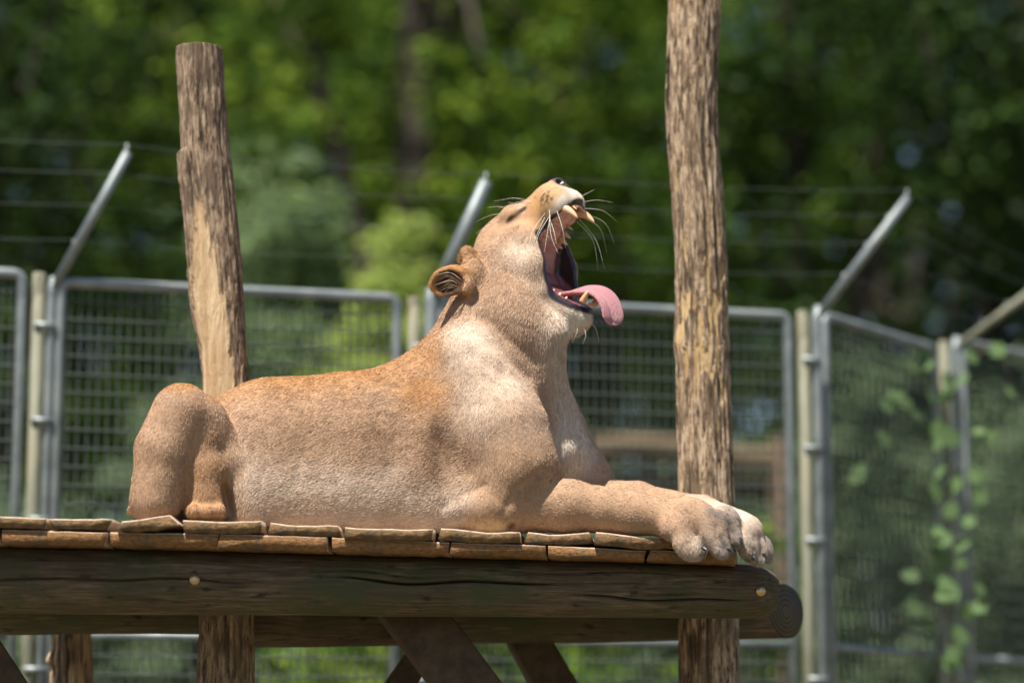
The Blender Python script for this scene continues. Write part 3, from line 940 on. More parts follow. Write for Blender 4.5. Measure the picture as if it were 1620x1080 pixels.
def SAG(u, v, r=0.0):               # pixel -> head coordinates on the plane r
    x = (u - 894) / 6.87 - HR[0] * r; y = -(v - 291) / 6.87 - HR[1] * r
    det = HF[0] * HU[1] - HU[0] * HF[1]
    return ((x * HU[1] - HU[0] * y) / det, (HF[0] * y - HF[1] * x) / det, r)
def hflow(f, u, r): return f * A_F + u * A_U + r * A_R
def HC(a, ra, b, rb, k=2.0, flow=(-1, -0.1, 0), hl=0.008, colr=TAN, sub=False, both=True):
    for sg in ((1, -1) if both else (1,)):
        A = HL(a[0], a[1], a[2] * sg); B = HL(b[0], b[1], b[2] * sg)
        PRIMS.append(dict(t='rc', a=A, b=B, ra=ra * HS, rb=rb * HS, k=k * HS, ds=1.0, flow=hflow(flow[0], flow[1], flow[2] * sg), hl=hl, col=colr, sub=sub, head=1))
def HE(c, r, k=2.0, flow=(-1, -0.1, 0), hl=0.006, colr=TAN, sub=False, both=True):
    for sg in ((1, -1) if both else (1,)):
        PRIMS.append(dict(t='el', c=HL(c[0], c[1], c[2] * sg), M=np.array([A_F, A_U, A_R]), r=np.array(r, float) * HS, k=k * HS, flow=hflow(flow[0], flow[1], flow[2] * sg), hl=hl, col=colr, sub=sub, head=1))

# --- trunk
RC((345, 745, .30), 100, (440, 722, .28), 114, 30, .95)
RC((440, 722, .28), 116, (560, 718, .27), 122, 30, .95, flow=(-1, 0, -.30))
RC((560, 718, .27), 122, (690, 705, .27), 134, 30, .92, flow=(-1, 0, -.25))
RC((420, 690, .28), 84, (600, 678, .27), 84, 20, .9, colr=ORANGE * .55 + TAN * .45)           # spine mass
RC((640, 660, .27), 75, (730, 590, .26), 80, 34, .9, flow=(-.6, 0, -.8), colr=ORANGE * .6 + TAN * .4)   # withers
RC((408, 808, .155), 44, (690, 812, .145), 46, 44, 1.0, flow=(-1, 0, -.1), hl=.012, colr=TAN * .5 + PALE * .5)
RC((405, 776, .205), 62, (690, 776, .19), 64, 44, 1.12, flow=(-1, 0, -.1), hl=.014, colr=PALE)   # belly roll on the boards
EL((690, 740, .20), (95, 85), .17, 26, flow=(-.9, 0, -.3))
# --- neck and chest
RC((765, 640, .26), 108, (788, 520, .25), 84, 34, .95, flow=(-.35, 0, -1), hl=.013)
RC((788, 520, .25), 84, (806, 450, .26), 66, 30, .95, flow=(-.35, 0, -1), hl=.014)
RC((826, 540, .24), 50, (838, 640, .30), 56, 30, 1.1, flow=(.1, 0, -1), hl=.018, colr=PALE)     # throat
RC((842, 625, .32), 52, (872, 712, .32), 54, 28, 1.2, flow=(.1, 0, -1), hl=.018, colr=WHITE * .6 + PALE * .4)     # breast
# --- near fore limb
RC((742, 568, .15), 54, (795, 680, .115), 70, 26, .9, flow=(-.15, 0, -1), colr=TAN * .4 + PALE * .6)   # scapula
RC((795, 680, .115), 70, (812, 735, .108), 66, 22, .95, flow=(.1, 0, -1))
RC((812, 735, .108), 64, (788, 798, .105), 50, 22, 1.0, flow=(.25, 0, -1))
RC((772, 802, .115), 40, (900, 801, .085), 40, 16, 1.0, flow=(1, 0, -.25), hl=.009)
RC((900, 801, .085), 40, (1000, 810, .045), 34, 14, 1.0, flow=(1, 0, -.15), hl=.008)
RC((1000, 811, .045), 33, (1060, 820, .015), 31, 12, 1.0, flow=(1, 0, -.2), hl=.008)
EL((778, 836, .10), (36, 10), .04, 12, flow=(.4, 0, -1), colr=np.array([.55, .38, .2]))           # elbow callus
# near paw
EL((1092, 822, -.005), (44, 36), .055, 12, 22, flow=(.9, 0, -.5), hl=.007, colr=TAN)
EL((1118, 832, -.01), (40, 30), .055, 10, 30, flow=(.9, 0, -.6), hl=.009, colr=TAN * .8 + PALE * .2)
EL((1068, 836, -.02), (26, 22), .045, 14, 10, flow=(.9, 0, -.5), hl=.009, colr=TAN)
EL((1083, 858, -.045), (20, 30), .026, 7, -28, flow=(.3, 0, -1), hl=.014, colr=TAN * .6 + PALE * .4)
EL((1098, 868, -.05), (17, 19), .024, 5, -20, flow=(.3, 0, -1), hl=.014, colr=PALE * .6 + GREY * .4)
EL((1128, 848, -.045), (22, 32), .025, 6, -35, flow=(.5, 0, -1), hl=.012, colr=TAN * .6 + GREY * .4)
EL((1140, 866, -.05), (16, 18), .023, 5, -25, flow=(.4, 0, -1), hl=.014, colr=GREY)
EL((1147, 832, -.025), (20, 30), .024, 6, -48, flow=(.8, 0, -.8), hl=.012, colr=TAN * .5 + GREY * .5)
EL((1160, 850, -.03), (14, 18), .022, 5, -30, flow=(.5, 0, -1), hl=.014, colr=GREY)
EL((1150, 818, .01), (18, 24), .024, 6, -55, flow=(.9, 0, -.6), hl=.008, colr=GREY * .7 + PALE * .3)
for (a_, b_) in [((1108, 836, -.075), (1114, 880, -.08)), ((1134, 832, -.07), (1147, 876, -.075)), ((1156, 826, -.05), (1164, 862, -.055))]:
    RC(a_, 3.5, b_, 5, 6, 1.0, sub=True)
# --- far fore limb
RC((862, 650, .40), 50, (930, 762, .38), 38, 26, 1.0, flow=(.2, 0, -1), colr=PALE * .5 + TAN * .5)
RC((926, 758, .38), 38, (928, 795, .37), 38, 20, 1.0, flow=(.3, 0, -1))
RC((925, 792, .37), 40, (1005, 795, .27), 34, 16, 1.0, flow=(1, .3, -.2), hl=.008)
RC((1005, 795, .27), 32, (1110, 812, .16), 27, 12, 1.0, flow=(1, .3, -.2), hl=.008)
RC((1110, 812, .16), 27, (1165, 832, .08), 27, 12, 1.0, flow=(1, .3, -.4), hl=.008, colr=PALE)
EL((1178, 842, .05), (30, 30), .05, 9, 40, flow=(.8, 0, -.8), hl=.007, colr=PALE)
EL((1180, 864, .015), (15, 27), .024, 5, -20, flow=(.4, 0, -1), hl=.013, colr=GREY * .6 + TAN * .4)
EL((1197, 862, .03), (15, 29), .024, 5, -25, flow=(.4, 0, -1), hl=.013, colr=GREY * .6 + TAN * .4)
EL((1209, 866, .06), (12, 25), .024, 5, -20, flow=(.4, 0, -1), hl=.014, colr=GREY)
EL((1198, 884, .03), (13, 11), .024, 5, 0, flow=(.3, 0, -1), hl=.014, colr=GREY)
for (a_, b_) in [((1188, 848, -.012), (1188, 890, -.016)), ((1203, 846, .01), (1206, 888, .01))]:
    RC(a_, 3, b_, 4, 5, 1.0, sub=True)
# --- near hind limb, knee raised
RC((287, 652, .085), 46, (260, 712, .085), 45, 14, 1.05, flow=(-.35, 0, -1), hl=.010)
RC((260, 712, .085), 45, (247, 790, .085), 41, 10, 1.05, flow=(-.1, 0, -1), hl=.010)
RC((300, 665, .10), 38, (322, 742, .095), 35, 10, 1.0, flow=(.1, 0, -1), hl=.012, colr=TAN * .6 + ORANGE * .4)
RC((322, 742, .095), 35, (326, 800, .095), 35, 9, 1.0, flow=(.1, 0, -1), hl=.012, colr=TAN * .5 + ORANGE * .5)
EL((345, 807, .06), (13, 12), .032, 6, 0, flow=(.6, 0, -.8), hl=.010, colr=TAN * .5 + ORANGE * .5)
EL((327, 809, .045), (12, 11), .03, 5, 0, flow=(.3, 0, -1), hl=.010, colr=TAN * .5 + ORANGE * .5)
EL((307, 808, .055), (13, 12), .032, 6, 0, flow=(.4, 0, -1), hl=.010, colr=TAN * .5 + ORANGE * .5)
EL((312, 676, .105), (46, 50), .065, 16, 30, flow=(.1, 0, -1), hl=.011)
RC((326, 664, .11), 31, (362, 730, .12), 25, 14, 1.0, flow=(.35, 0, -1), hl=.014)
RC((362, 730, .12), 25, (399, 806, .125), 21, 12, 1.0, flow=(.4, 0, -1), hl=.016, colr=TAN * .6 + PALE * .4)
EL((722, 795, .16), (58, 46), .11, 34, flow=(-.5, 0, -.6), colr=TAN * .5 + PALE * .5)
RC((300, 770, .30), 88, (345, 745, .30), 96, 30, 1.0)
RC((214, 806, .12), 12, (240, 815, .10), 14, 8, 1.0)
# hollow behind the elbow, and behind the shin
EL((712, 728, .0), (26, 60), .074, 42, -20, sub=True)
EL((362, 792, .07), (9, 34), .06, 7, -16, sub=True)
# --- skull
HE((-23, 1.0, 0), (8.5, 8.2, 8.6), 2.5, both=False, flow=(-1, -.3, 0))
HC((-18.5, 2.0, 0), 6.3, (-6.5, 1.1, 0), 3.7, 2.2, both=False)
HC((-21, 4.3, 0), 5.6, (-15.5, 4.2, 0), 4.6, 3.0, both=False)
HC((-13, -1.4, 0), 6.1, (-4.4, -.3, 0), 4.4, 2.0, both=False, hl=.006, colr=TAN * .5 + ORANGE * .5)
HE((-1.5, 1.0, .0), (1.9, 2.1, 2.3), 1.0, both=False, hl=.002)
HE((-4.6, -2.9, 3.0), (4.5, 3.9, 3.1), 1.0, hl=.006, colr=np.array([.42, .26, .115]), flow=(-1, -.35, .2))
HE((-1.9, -3.9, .9), (2.4, 2.9, 1.8), .9, hl=.006, colr=WHITE, flow=(-.6, -.8, .2))
HE((-14.0, 5.3, 3.9), (2.8, 1.9, 2.3), 1.4)
HE((-12.3, 3.4, 4.9), (2.1, 1.5, 1.5), 1.0, hl=.004)
HE((-17, -3.5, 5.9), (5.6, 4.8, 4.1), 2.2, flow=(-.8, -.6, .2), hl=.009)
HE((-22, -6.5, 6.0), (6.0, 7.0, 4.4), 2.6, flow=(-.5, -.9, .1), hl=.014, colr=TAN * .5 + PALE * .5)
HC((-14.6, -6.6, 6.5), 1.9, JW(-14.0, -9.6, 6.1), 2.0, 1.6, flow=(-.7, -.7, .2), hl=.014, colr=TAN * .6 + PALE * .4)
HC((-18, -9, 6.8), 3.2, JW(-18, -11.5, 6.0), 3.3, 2.6, flow=(-.4, -1, .1), hl=.014, colr=PALE * .5 + TAN * .5)
# --- lower jaw (built closed, then swung open)
HC(JW(-17, -10.8, 5.3), 3.2, JW(-7.0, -12.0, 2.5), 2.5, 2.0, flow=(.1, -1, .2), hl=.012, colr=PALE)
HC(JW(-15, -13.5, 0), 4.2, JW(-7, -13.2, 0), 2.9, 2.2, both=False, flow=(.0, -1, 0), hl=.015, colr=PALE)
HE(JW(-6.2, -15.0, 0), (3.0, 2.6, 2.8), 1.8, both=False, flow=(.2, -1, 0), hl=.018, colr=WHITE)
RC((868, 526, .19), 28, (846, 590, .24), 40, 24, 1.1, flow=(.15, 0, -1), hl=.020, colr=PALE)
HE(JW(-5.6, -12.7, 0), (2.7, 2.6, 2.9), 1.2, both=False, flow=(.2, -1, 0), hl=.014, colr=WHITE)
HC(JW(-19, -13.5, 3.5), 4.2, (-30, -18, 3.0), 5.0, 3.0, flow=(-.4, -1, .1), hl=.018, colr=TAN * .5 + PALE * .5)
# --- near ear and the far ear's rim
EL((743, 408, .25), (15, 15), .035, 16, 0, flow=(-.5, 0, .9), hl=.024, colr=ORANGE)
EL((713, 444, .155), (36, 25), .026, 7, -20, flow=(-.9, 0, .25), hl=.009, colr=ORANGE * 1.15)
EL((748, 440, .20), (22, 34), .05, 12, 0, flow=(-.6, 0, -.7), hl=.014, colr=ORANGE * .7 + PALE * .3)
EL((708, 449, .125), (32, 22), .036, 3, -20, sub=True)
EL((742, 452, .138), (13, 16), .022, 6, 0, flow=(-.9, 0, .1), hl=.012, colr=ORANGE * .6 + PALE * .4)   # tragus tuft
# nostrils
HE((.2, .6, 1.35), (1.2, .95, .8), .4, sub=True)
HE((.1, -1.9, 0), (1.3, 1.3, .25), .4, sub=True, both=False)

# --- mouth: a wedge cut out of the head, its outline in the head's own middle plane
MOUTH = np.array([(3, -6.9), (-1.0, -6.9), (-3, -6.3), (-9, -5.4), (-15, -6.0), (-19.2, -8.6), (-20.6, -12.2), (-19.9, -15.2),
                  JW(-10.5, -9.9, 0)[:2], JW(-6.0, -10.2, 0)[:2], JW(-2.0, -10.0, 0)[:2], JW(2, -10.0, 0)[:2], (9, -16)])
def poly_sd(px, py, P):
    d = np.full(px.shape, 1e9); s = np.ones(px.shape)
    n = len(P)
    for i in range(n):
        a, b = P[i], P[i - 1]
        e = b - a
        wx, wy = px - a[0], py - a[1]
        t = np.clip((wx * e[0] + wy * e[1]) / (e @ e), 0, 1)
        bx, by = wx - e[0] * t, wy - e[1] * t
        d = np.minimum(d, bx * bx + by * by)
        c1 = py >= a[1]; c2 = py < b[1]; c3 = e[0] * wy > e[1] * wx
        flip = (c1 & c2 & c3) | (~c1 & ~c2 & ~c3)
        s = np.where(flip, -s, s)
    return s * np.sqrt(d)
def head_coords(P):
    q = (P - HORI) / HS
    return q @ A_F, q @ A_U, q @ A_R
def mouth_sd(P):                    # in head centimetres; negative inside the open mouth
    f, u, r = head_coords(P)
    rho = np.hypot(f - HINGE[0], u - HINGE[1])
    w = np.clip(7.1 - 0.15 * rho, 3.7, 6.3)
    ripple = 0.16 * np.sin(f * 3.4 + 0.25 * r * r) * np.exp(-((u + 6.0) / 1.6) ** 2)
    arch = 0.9 * (1 - np.clip(np.abs(r) / 4.5, 0, 1) ** 2) * np.exp(-((u + 6.4) / 2.0) ** 2)
    a = poly_sd(f, u, MOUTH) - arch + ripple
    b = np.abs(r) - w
    k = 1.2
    h = np.clip(0.5 - 0.5 * (b - a) / k, 0, 1)
    return b + (a - b) * h + k * h * (1 - h)

def prim_d(p, P):
    if p['t'] == 'rc':
        a, b = p['a'], p['b']
        ab = b - a
        Q = P - a
        t = np.clip((Q @ ab) / max(ab @ ab, 1e-9), 0, 1)
        R = Q - t[..., None] * ab
        if p['ds'] != 1.0:
            R = R * np.array([1, 1 / p['ds'], 1])
        return np.sqrt((R * R).sum(-1)) - (p['ra'] + (p['rb'] - p['ra']) * t)
    Q = (P - p['c']) @ p['M'].T
    k0 = np.sqrt(((Q / p['r']) ** 2).sum(-1)); k1 = np.sqrt(((Q / p['r'] ** 2) ** 2).sum(-1)) + 1e-9
    return k0 * (k0 - 1) / k1
def bounds(p):
    if p['t'] == 'rc':
        rr = max(p['ra'], p['rb']) * max(1, p['ds'])
        return np.minimum(p['a'], p['b']) - rr, np.maximum(p['a'], p['b']) + rr
    e = np.sqrt(((p['M'].T * p['r']) ** 2).sum(1))
    return p['c'] - e, p['c'] + e
lo = np.min([bounds(p)[0] for p in PRIMS if not p['sub']], 0) - 0.05
hi = np.max([bounds(p)[1] for p in PRIMS if not p['sub']], 0) + 0.05
dim = np.ceil((hi - lo) / VOX).astype(int) + 1
FAR = 0.08
GRID = np.full(dim, FAR, np.float32)
def sub_block(l, h):
    i0 = np.clip(np.floor((l - lo) / VOX).astype(int), 0, dim - 1); i1 = np.clip(np.ceil((h - lo) / VOX).astype(int) + 1, 1, dim)
    ax = [lo[k] + VOX * np.arange(i0[k], i1[k]) for k in range(3)]
    P = np.stack(np.meshgrid(*ax, indexing='ij'), -1)
    return tuple(slice(i0[k], i1[k]) for k in range(3)), P
for p in [p for p in PRIMS if not p['sub']] + [p for p in PRIMS if p['sub']]:
    l, h = bounds(p)
    mrg = p['k'] + 0.012
    sl, P = sub_block(l - mrg, h + mrg)
    d = prim_d(p, P); k = p['k']; g0 = GRID[sl]
    if not p['sub']:
        hh = np.clip(0.5 + 0.5 * (g0 - d) / k, 0, 1)
        GRID[sl] = g0 + (d - g0) * hh - k * hh * (1 - hh)
    else:
        hh = np.clip(0.5 - 0.5 * (g0 + d) / k, 0, 1)
        GRID[sl] = g0 + (-d - g0) * hh + k * hh * (1 - hh)
sl, P = sub_block(HL(-8, -12, 0) - 0.24, HL(-8, -12, 0) + 0.24)
md = mouth_sd(P) * HS
k = 0.006; g0 = GRID[sl]
hh = np.clip(0.5 - 0.5 * (g0 + md) / k, 0, 1)
GRID[sl] = g0 + (-md - g0) * hh + k * hh * (1 - hh)
# soft muscle and skin undulation, and the boards underneath
X = [lo[k] + VOX * np.arange(dim[k]) for k in range(3)]
def deck_z(s):
    us = np.array([-150, 0, 177, 240, 330, 413, 500, 685, 770, 868, 932, 1012, 1078, 1164])
    vs_ = np.array([812, 817, 820.5, 821, 824, 824, 831, 836, 841.5, 844, 842, 848.5, 850, 853])
    pp = np.array([L(a, b, 0.0) for a, b in zip(us, vs_)])
    return np.interp(s, pp[:, 0], pp[:, 2])
zt = deck_z(X[0]) - 0.003
smax = L(1045, 850, 0)[0]
i1 = int((smax - lo[0]) / VOX)
kz = int((zt.max() + 0.06 - lo[2]) / VOX) + 1
fl = (zt[:i1, None] - X[2][None, :kz]).astype(np.float32)[:, None, :]
GRID[:i1, :, :kz] = np.maximum(GRID[:i1, :, :kz], fl)

def surface_nets(G):
    ins = G < 0
    c = np.zeros(tuple(np.array(G.shape) - 1), np.int8)
    for a in (0, 1):
        for b in (0, 1):
            for e in (0, 1):
                c += ins[a:G.shape[0] - 1 + a, b:G.shape[1] - 1 + b, e:G.shape[2] - 1 + e]
    act = (c > 0) & (c < 8)
    idx = np.argwhere(act)
    num = np.full(act.shape, -1, np.int32); num[act] = np.arange(len(idx))
    acc = np.zeros((len(idx), 3)); cnt = np.zeros(len(idx))
    corners = [(a, b, e) for a in (0, 1) for b in (0, 1) for e in (0, 1)]
    for c0 in corners:
        for ax in range(3):
            if c0[ax] == 0:
                c1 = list(c0); c1[ax] = 1
                A = idx + c0; B = idx + c1
                ga = G[A[:, 0], A[:, 1], A[:, 2]]; gb = G[B[:, 0], B[:, 1], B[:, 2]]
                m_ = (ga < 0) != (gb < 0)
                t = np.where(m_, ga / np.where(m_, ga - gb, 1), 0)
                pt = np.array(c0, float) + t[:, None] * (np.array(c1) - np.array(c0))
                acc += pt * m_[:, None]; cnt += m_
    V = idx + acc / cnt[:, None]
    Fs = []
    for ax in range(3):
        o1, o2 = [(1, 2), (2, 0), (0, 1)][ax]
        sl0 = [slice(None)] * 3; sl1 = [slice(None)] * 3
        sl0[ax] = slice(0, -1); sl1[ax] = slice(1, None)
        ch = ins[tuple(sl0)] != ins[tuple(sl1)]
        e = np.argwhere(ch)
        e = e[(e[:, o1] > 0) & (e[:, o2] > 0) & (e[:, o1] < G.shape[o1] - 1) & (e[:, o2] < G.shape[o2] - 1)]
        first = ins[e[:, 0], e[:, 1], e[:, 2]]
        q = []
        for (da, db) in ((-1, -1), (0, -1), (0, 0), (-1, 0)):
            f_ = e.copy(); f_[:, o1] += da; f_[:, o2] += db
            q.append(num[f_[:, 0], f_[:, 1], f_[:, 2]])
        q = np.stack(q, 1)
        q[~first] = q[~first][:, ::-1]
        Fs.append(q)
    return V, np.concatenate(Fs)
BV, BF = surface_nets(GRID)
BV = lo + BV * VOX
del GRID
# keep the one connected body (drop specks), smooth lightly
def vnormals(V, F):
    n = np.cross(V[F[:, 2]] - V[F[:, 0]], V[F[:, 3]] - V[F[:, 1]])
    N = np.zeros_like(V)
    for k in range(4):
        for a in range(3):
            N[:, a] += np.bincount(F[:, k], n[:, a], len(V))
    return norm(N)
def smooth_v(V, F, it, lam=0.5):
    e = np.concatenate([F[:, [0, 1]], F[:, [1, 2]], F[:, [2, 3]], F[:, [3, 0]]])
    deg = np.bincount(e[:, 0], minlength=len(V)) + np.bincount(e[:, 1], minlength=len(V))
    for _ in range(it):
        S = np.zeros_like(V)
        for a in range(3):
            S[:, a] = np.bincount(e[:, 0], V[e[:, 1], a], len(V)) + np.bincount(e[:, 1], V[e[:, 0], a], len(V))
        V = V + lam * (S / np.maximum(deg, 1)[:, None] - V)
    return V
BV = smooth_v(BV, BF, 3)
BN = vnormals(BV, BF)
# gentle folds over ribs, shoulder and flank
und = (fbm(BV * np.array([7, 7, 5]) + 3, 51, 3) - 0.45) * 0.012 + (fbm(BV * np.array([26, 26, 14]), 61, 2) - 0.37) * 0.004
hf, hu, hr = head_coords(BV)
MD = mouth_sd(BV)
headw = np.exp(-np.maximum(0, np.sqrt((hf + 14) ** 2 + (hu + 8) ** 2 + hr ** 2) - 12) / 4)
und *= (1 - headw) * np.where(BV[:, 0] > L(1040, 800, 0)[0], 0.3, 1)
fold = 0
for (u0, v0, u1, v1, wd, dep) in [(735, 745, 722, 670, 16, .004), (700, 690, 735, 745, 18, .004), (700, 800, 760, 770, 9, .005), (470, 760, 520, 770, 10, .003), (560, 600, 640, 700, 20, .003), (854, 745, 812, 775, 7, .006), (812, 775, 790, 815, 8, .004), (800, 590, 852, 640, 14, .003), (770, 610, 790, 560, 12, -.003), (720, 650, 765, 640, 12, .002), (765, 500, 850, 562, 12, .004), (755, 530, 838, 590, 11, .004), (745, 560, 800, 600, 10, .003)] + [(500 + 34 * i_, 640 + 4 * i_, 470 + 34 * i_, 765, 10, .0009) for i_ in range(6)]:
    a, b = L(u0, v0, .06)[[0, 2]], L(u1, v1, .06)[[0, 2]]
    q = BV[:, [0, 2]] - a; ab = b - a
    t = np.clip(q @ ab / (ab @ ab), 0, 1)
    dd = np.linalg.norm(q - t[:, None] * ab, axis=1) * PXM
    fold = fold + dep * np.exp(-(dd / wd) ** 2) * (BV[:, 1] < .3)
BV = BV + BN * (und - fold)[:, None]
BN = vnormals(BV, BF)

# --- coat: colour, hair length and lie of the hair blended from the nearest masses
nV = len(BV)
wsum = np.zeros(nV); COL = np.zeros((nV, 3)); FLOW = np.zeros((nV, 3)); HLEN = np.zeros(nV)
for p in PRIMS:
    if p['sub']: continue
    d = prim_d(p, BV)
    w = np.exp(-np.clip(d + 0.01, 0, None) / 0.012) + 1e-9
    wsum += w; COL += w[:, None] * p['col']; FLOW += w[:, None] * norm(p['flow']); HLEN += w * p['hl']
COL /= wsum[:, None]; FLOW /= wsum[:, None]; HLEN /= wsum
def paint(c, colr, rad, amt=1.0, head=False, hard=0.5):
    global COL
    C = HL(*c) if head else L(*c)
    R = rad * HS if head else rad / PXM
    R = np.asarray(R, float)
    d = np.linalg.norm((BV - C), axis=1) / R
    w = amt * (1 - sstep(d, hard, 1.0))
    COL = COL * (1 - w[:, None]) + np.asarray(colr) * w[:, None]
# orange dorsal line, neck patch
up = np.clip(BN[:, 2], 0, 1)
w = sstep(up, .45, .95) * (BV[:, 0] < L(700, 600, .2)[0]) * .85
COL = COL * (1 - w[:, None]) + ORANGE * 1.05 * w[:, None]
paint((672, 618, .10), ORANGE * .92, 70, .85, hard=.15)
paint((692, 562, .15), ORANGE * .95, 48, .85, hard=.3)
paint((745, 545, .10), PALE * 1.12, 52, .85, hard=.3)  # pale shoulder patches painted in for the coat's bright sheen
paint((800, 620, .07), PALE * 1.05, 60, .55, hard=.2)
paint((760, 660, .07), PALE, 70, .4, hard=.2)
paint((905, 715, .30), WHITE, 62, .8, hard=.2)
paint((690, 815, .05), PALE * 1.1, 70, .5, hard=.2)
paint((560, 820, .06), PALE, 80, .45, hard=.2)
paint((775, 838, .05), np.array([.60, .42, .22]), 30, .8)
paint((808, 830, .05), BROWN * .5, 9, .9)
paint((872, 760, .04), DARK * 2, 4, .9)
paint((800, 500, .17), TAN * .85, 70, .3)
# head
paint((-3.0, -5.8, 3.2), WHITE, 3.9, .9, True, .45)
paint((-6.5, -6.0, 5.0), WHITE, 3.0, .7, True, .3)
paint((-2.4, -5.4, -1.6), WHITE, 4.0, .85, True, .35)
paint((-6.5, .2, 4.6), np.array([.38, .21, .085]), 4.4, .75, True, .3)
paint((-18, -6.5, 8.8), PALE * 1.15, 6.5, .6, True, .2)
paint((-10.3, 2.4, 5.4), WHITE, 1.5, .35, True, .3)
paint((-8, 4.3, 0), ORANGE * .9, 4.5, .5, True, .3)
paint(JW(-5.5, -13.5, 1.5), WHITE, 5.2, .85, True, .35)
paint((.0, 1.0, 0), np.array([.085, .05, .042]), 3.0, .95, True, .75)
for sg in (1, -1):
    paint((.2, .7, 1.35 * sg), DARK * .3, 1.5, 1.0, True, .7)
# closed eyelid slit and its dark corner streak
for sg in (1, -1):
    for t_ in np.linspace(0, 1, 9):
        paint((-14.8 + 5.0 * t_, 3.4 - 1.2 * t_, sg * (6.5 - 1.6 * t_)), BROWN * .25, .85, .95, True, .5)
# whisker rows
for row in range(4):
    for k_ in range(7):
        for sg in (1, -1):
            paint((-2.8 - 0.95 * k_ - .2 * row + .3 * math.sin(k_ * 5.1 + row * 2.3), .2 - 1.05 * row + .22 * math.sin(k_ * 3.7 + row) - .1 * k_, sg * (4.9 + .2 * k_ + .45 * row)), BROWN * .3, .55 + .25 * ((k_ * 7 + row * 5) % 4) / 3, .95, True, .35)
# inner ear
paint((711, 447, .155), BROWN * .3, 26, 1.0, hard=.78)
paint((690, 442, .15), BROWN * .9, 14, .5)
paint((732, 466, .13), DARK * 2, 9, .8)
# toes: dark tips and pads, then shaded gaps between them
for (u, v, d_, r_) in [(1107, 872, -.06, 9), (1150, 848, -.05, 8), (1160, 858, -.04, 9), (1159, 880, -.02, 11), (1178, 888, .0, 13), (1145, 838, -.05, 7), (1206, 862, .03, 6), (1166, 832, -.02, 6)]:
    paint((u, v, d_), DARK * 2.5, r_, .85, hard=.4)
for (u, v, d_, r_) in [(1110, 852, -.06, 8), (1112, 862, -.06, 8), (1139, 848, -.06, 7), (1144, 858, -.065, 8), (1158, 838, -.04, 7), (1189, 866, .0, 7), (1203, 866, .02, 6), (1188, 878, -.005, 8)]:  # gaps between toes painted dark: darker fur and the shade in the grooves
    paint((u, v, d_), GREY * .15, r_ * 1.2, .9, hard=.25)
for (u, v, d_) in [(1140, 815, -.04), (1150, 825, -.04), (1125, 812, -.05)]:
    paint((u, v, d_), GREY * .45, 19, .7, hard=.2)
# random blotches of tone in the coat
COL *= (0.88 + 0.24 * fbm(BV * np.array([14, 14, 22]), 71, 3))[:, None]
# lips and the inside of the mouth
inside = MD < 0.22
hd = (np.abs(hf + 10) < 16) & (np.abs(hu + 15) < 16) & (np.abs(hr) < 9)
inside &= hd
lipw = np.where(hd, 1 - sstep(MD, 0.25, 1.0), 0)
upperfront = sstep(hf, -9, -3) * sstep(hu, -11, -8)
lowj = sstep(-hu, 10, 14)
lipw = np.where(hd, 1 - sstep(MD, 1.0 + .2 * lowj - .75 * upperfront, 1.55 + .4 * lowj - .95 * upperfront), 0)
LIP = np.array([.022, .016, .018])
COL = COL * (1 - lipw[:, None]) + LIP * lipw[:, None]
PINK = np.array([.66, .36, .32]); GUM = np.array([.05, .03, .035]); THROAT = np.array([.20, .07, .08])
roof = sstep(BN @ (-A_U), .15, .5) * (np.abs(hr) < 4.9) * (hf < -3.6)
deep = sstep(-hf, 13, 19)
depth_in = sstep(-MD, -0.3, 0.0)
ic = LIP * 1.4 + (GUM - LIP * 1.4) * 0.6
ic = np.repeat(ic[None], nV, 0)
wall = sstep(-hf, 12.5, 15.5)
ic = ic * (1 - wall[:, None]) + THROAT * wall[:, None]
mott = sstep(fbm(BV * 90, 88, 3), .38, .55)
rw = roof * (0.7 + 0.3 * mott) * (1 - .5 * deep)
ic = ic * (1 - rw[:, None]) + PINK * rw[:, None]
rim = inside & (MD > -1e9) & (np.abs(hr) > np.clip(7.1 - 0.15 * np.hypot(hf - HINGE[0], hu - HINGE[1]), 3.7, 6.3) - .8) & (hf > -19)
COL[inside] = ic[inside]
COL[rim] = LIP * 1.2

# --- body mesh
lion_base = W(L(600, 835, 0.25))
lion = empty('lioness', lion_base)
tag(lion, 'tawny lioness lying on the platform, head thrown back in a wide yawn', 'lioness')
m = NT('lioness_skin')
m.base(m.attr('coat')); m.rough(0.8); m.b.inputs['Specular IOR Level'].default_value = 0.15
M_skin = m.m
m = NT('wet_mouth_tissue')
v = m.coords()
m.base(m.attr('coat')); m.rough(0.28)
m.b.inputs['Subsurface Weight'].default_value = 0.15
m.b.inputs['Subsurface Radius'].default_value = (0.01, 0.004, 0.003)
m.bump(m.noise(v, 160, 3), 0.25, 0.002)
M_mouth = m.m
BW = W(BV)
body = part('body', BW, BF, M_skin, lion, True)
body.data.materials.append(M_mouth)
nosep = (np.linalg.norm(np.stack([hf, hu - .9, hr], 1), axis=1) < 2.5) & (hf > -1.2)
bare_v = inside | (lipw > .55)
wet = bare_v | nosep
body.data.polygons.foreach_set('material_index', (wet[BF].sum(1) >= 3).astype(np.int32))
attr(body.data, 'coat', COL)

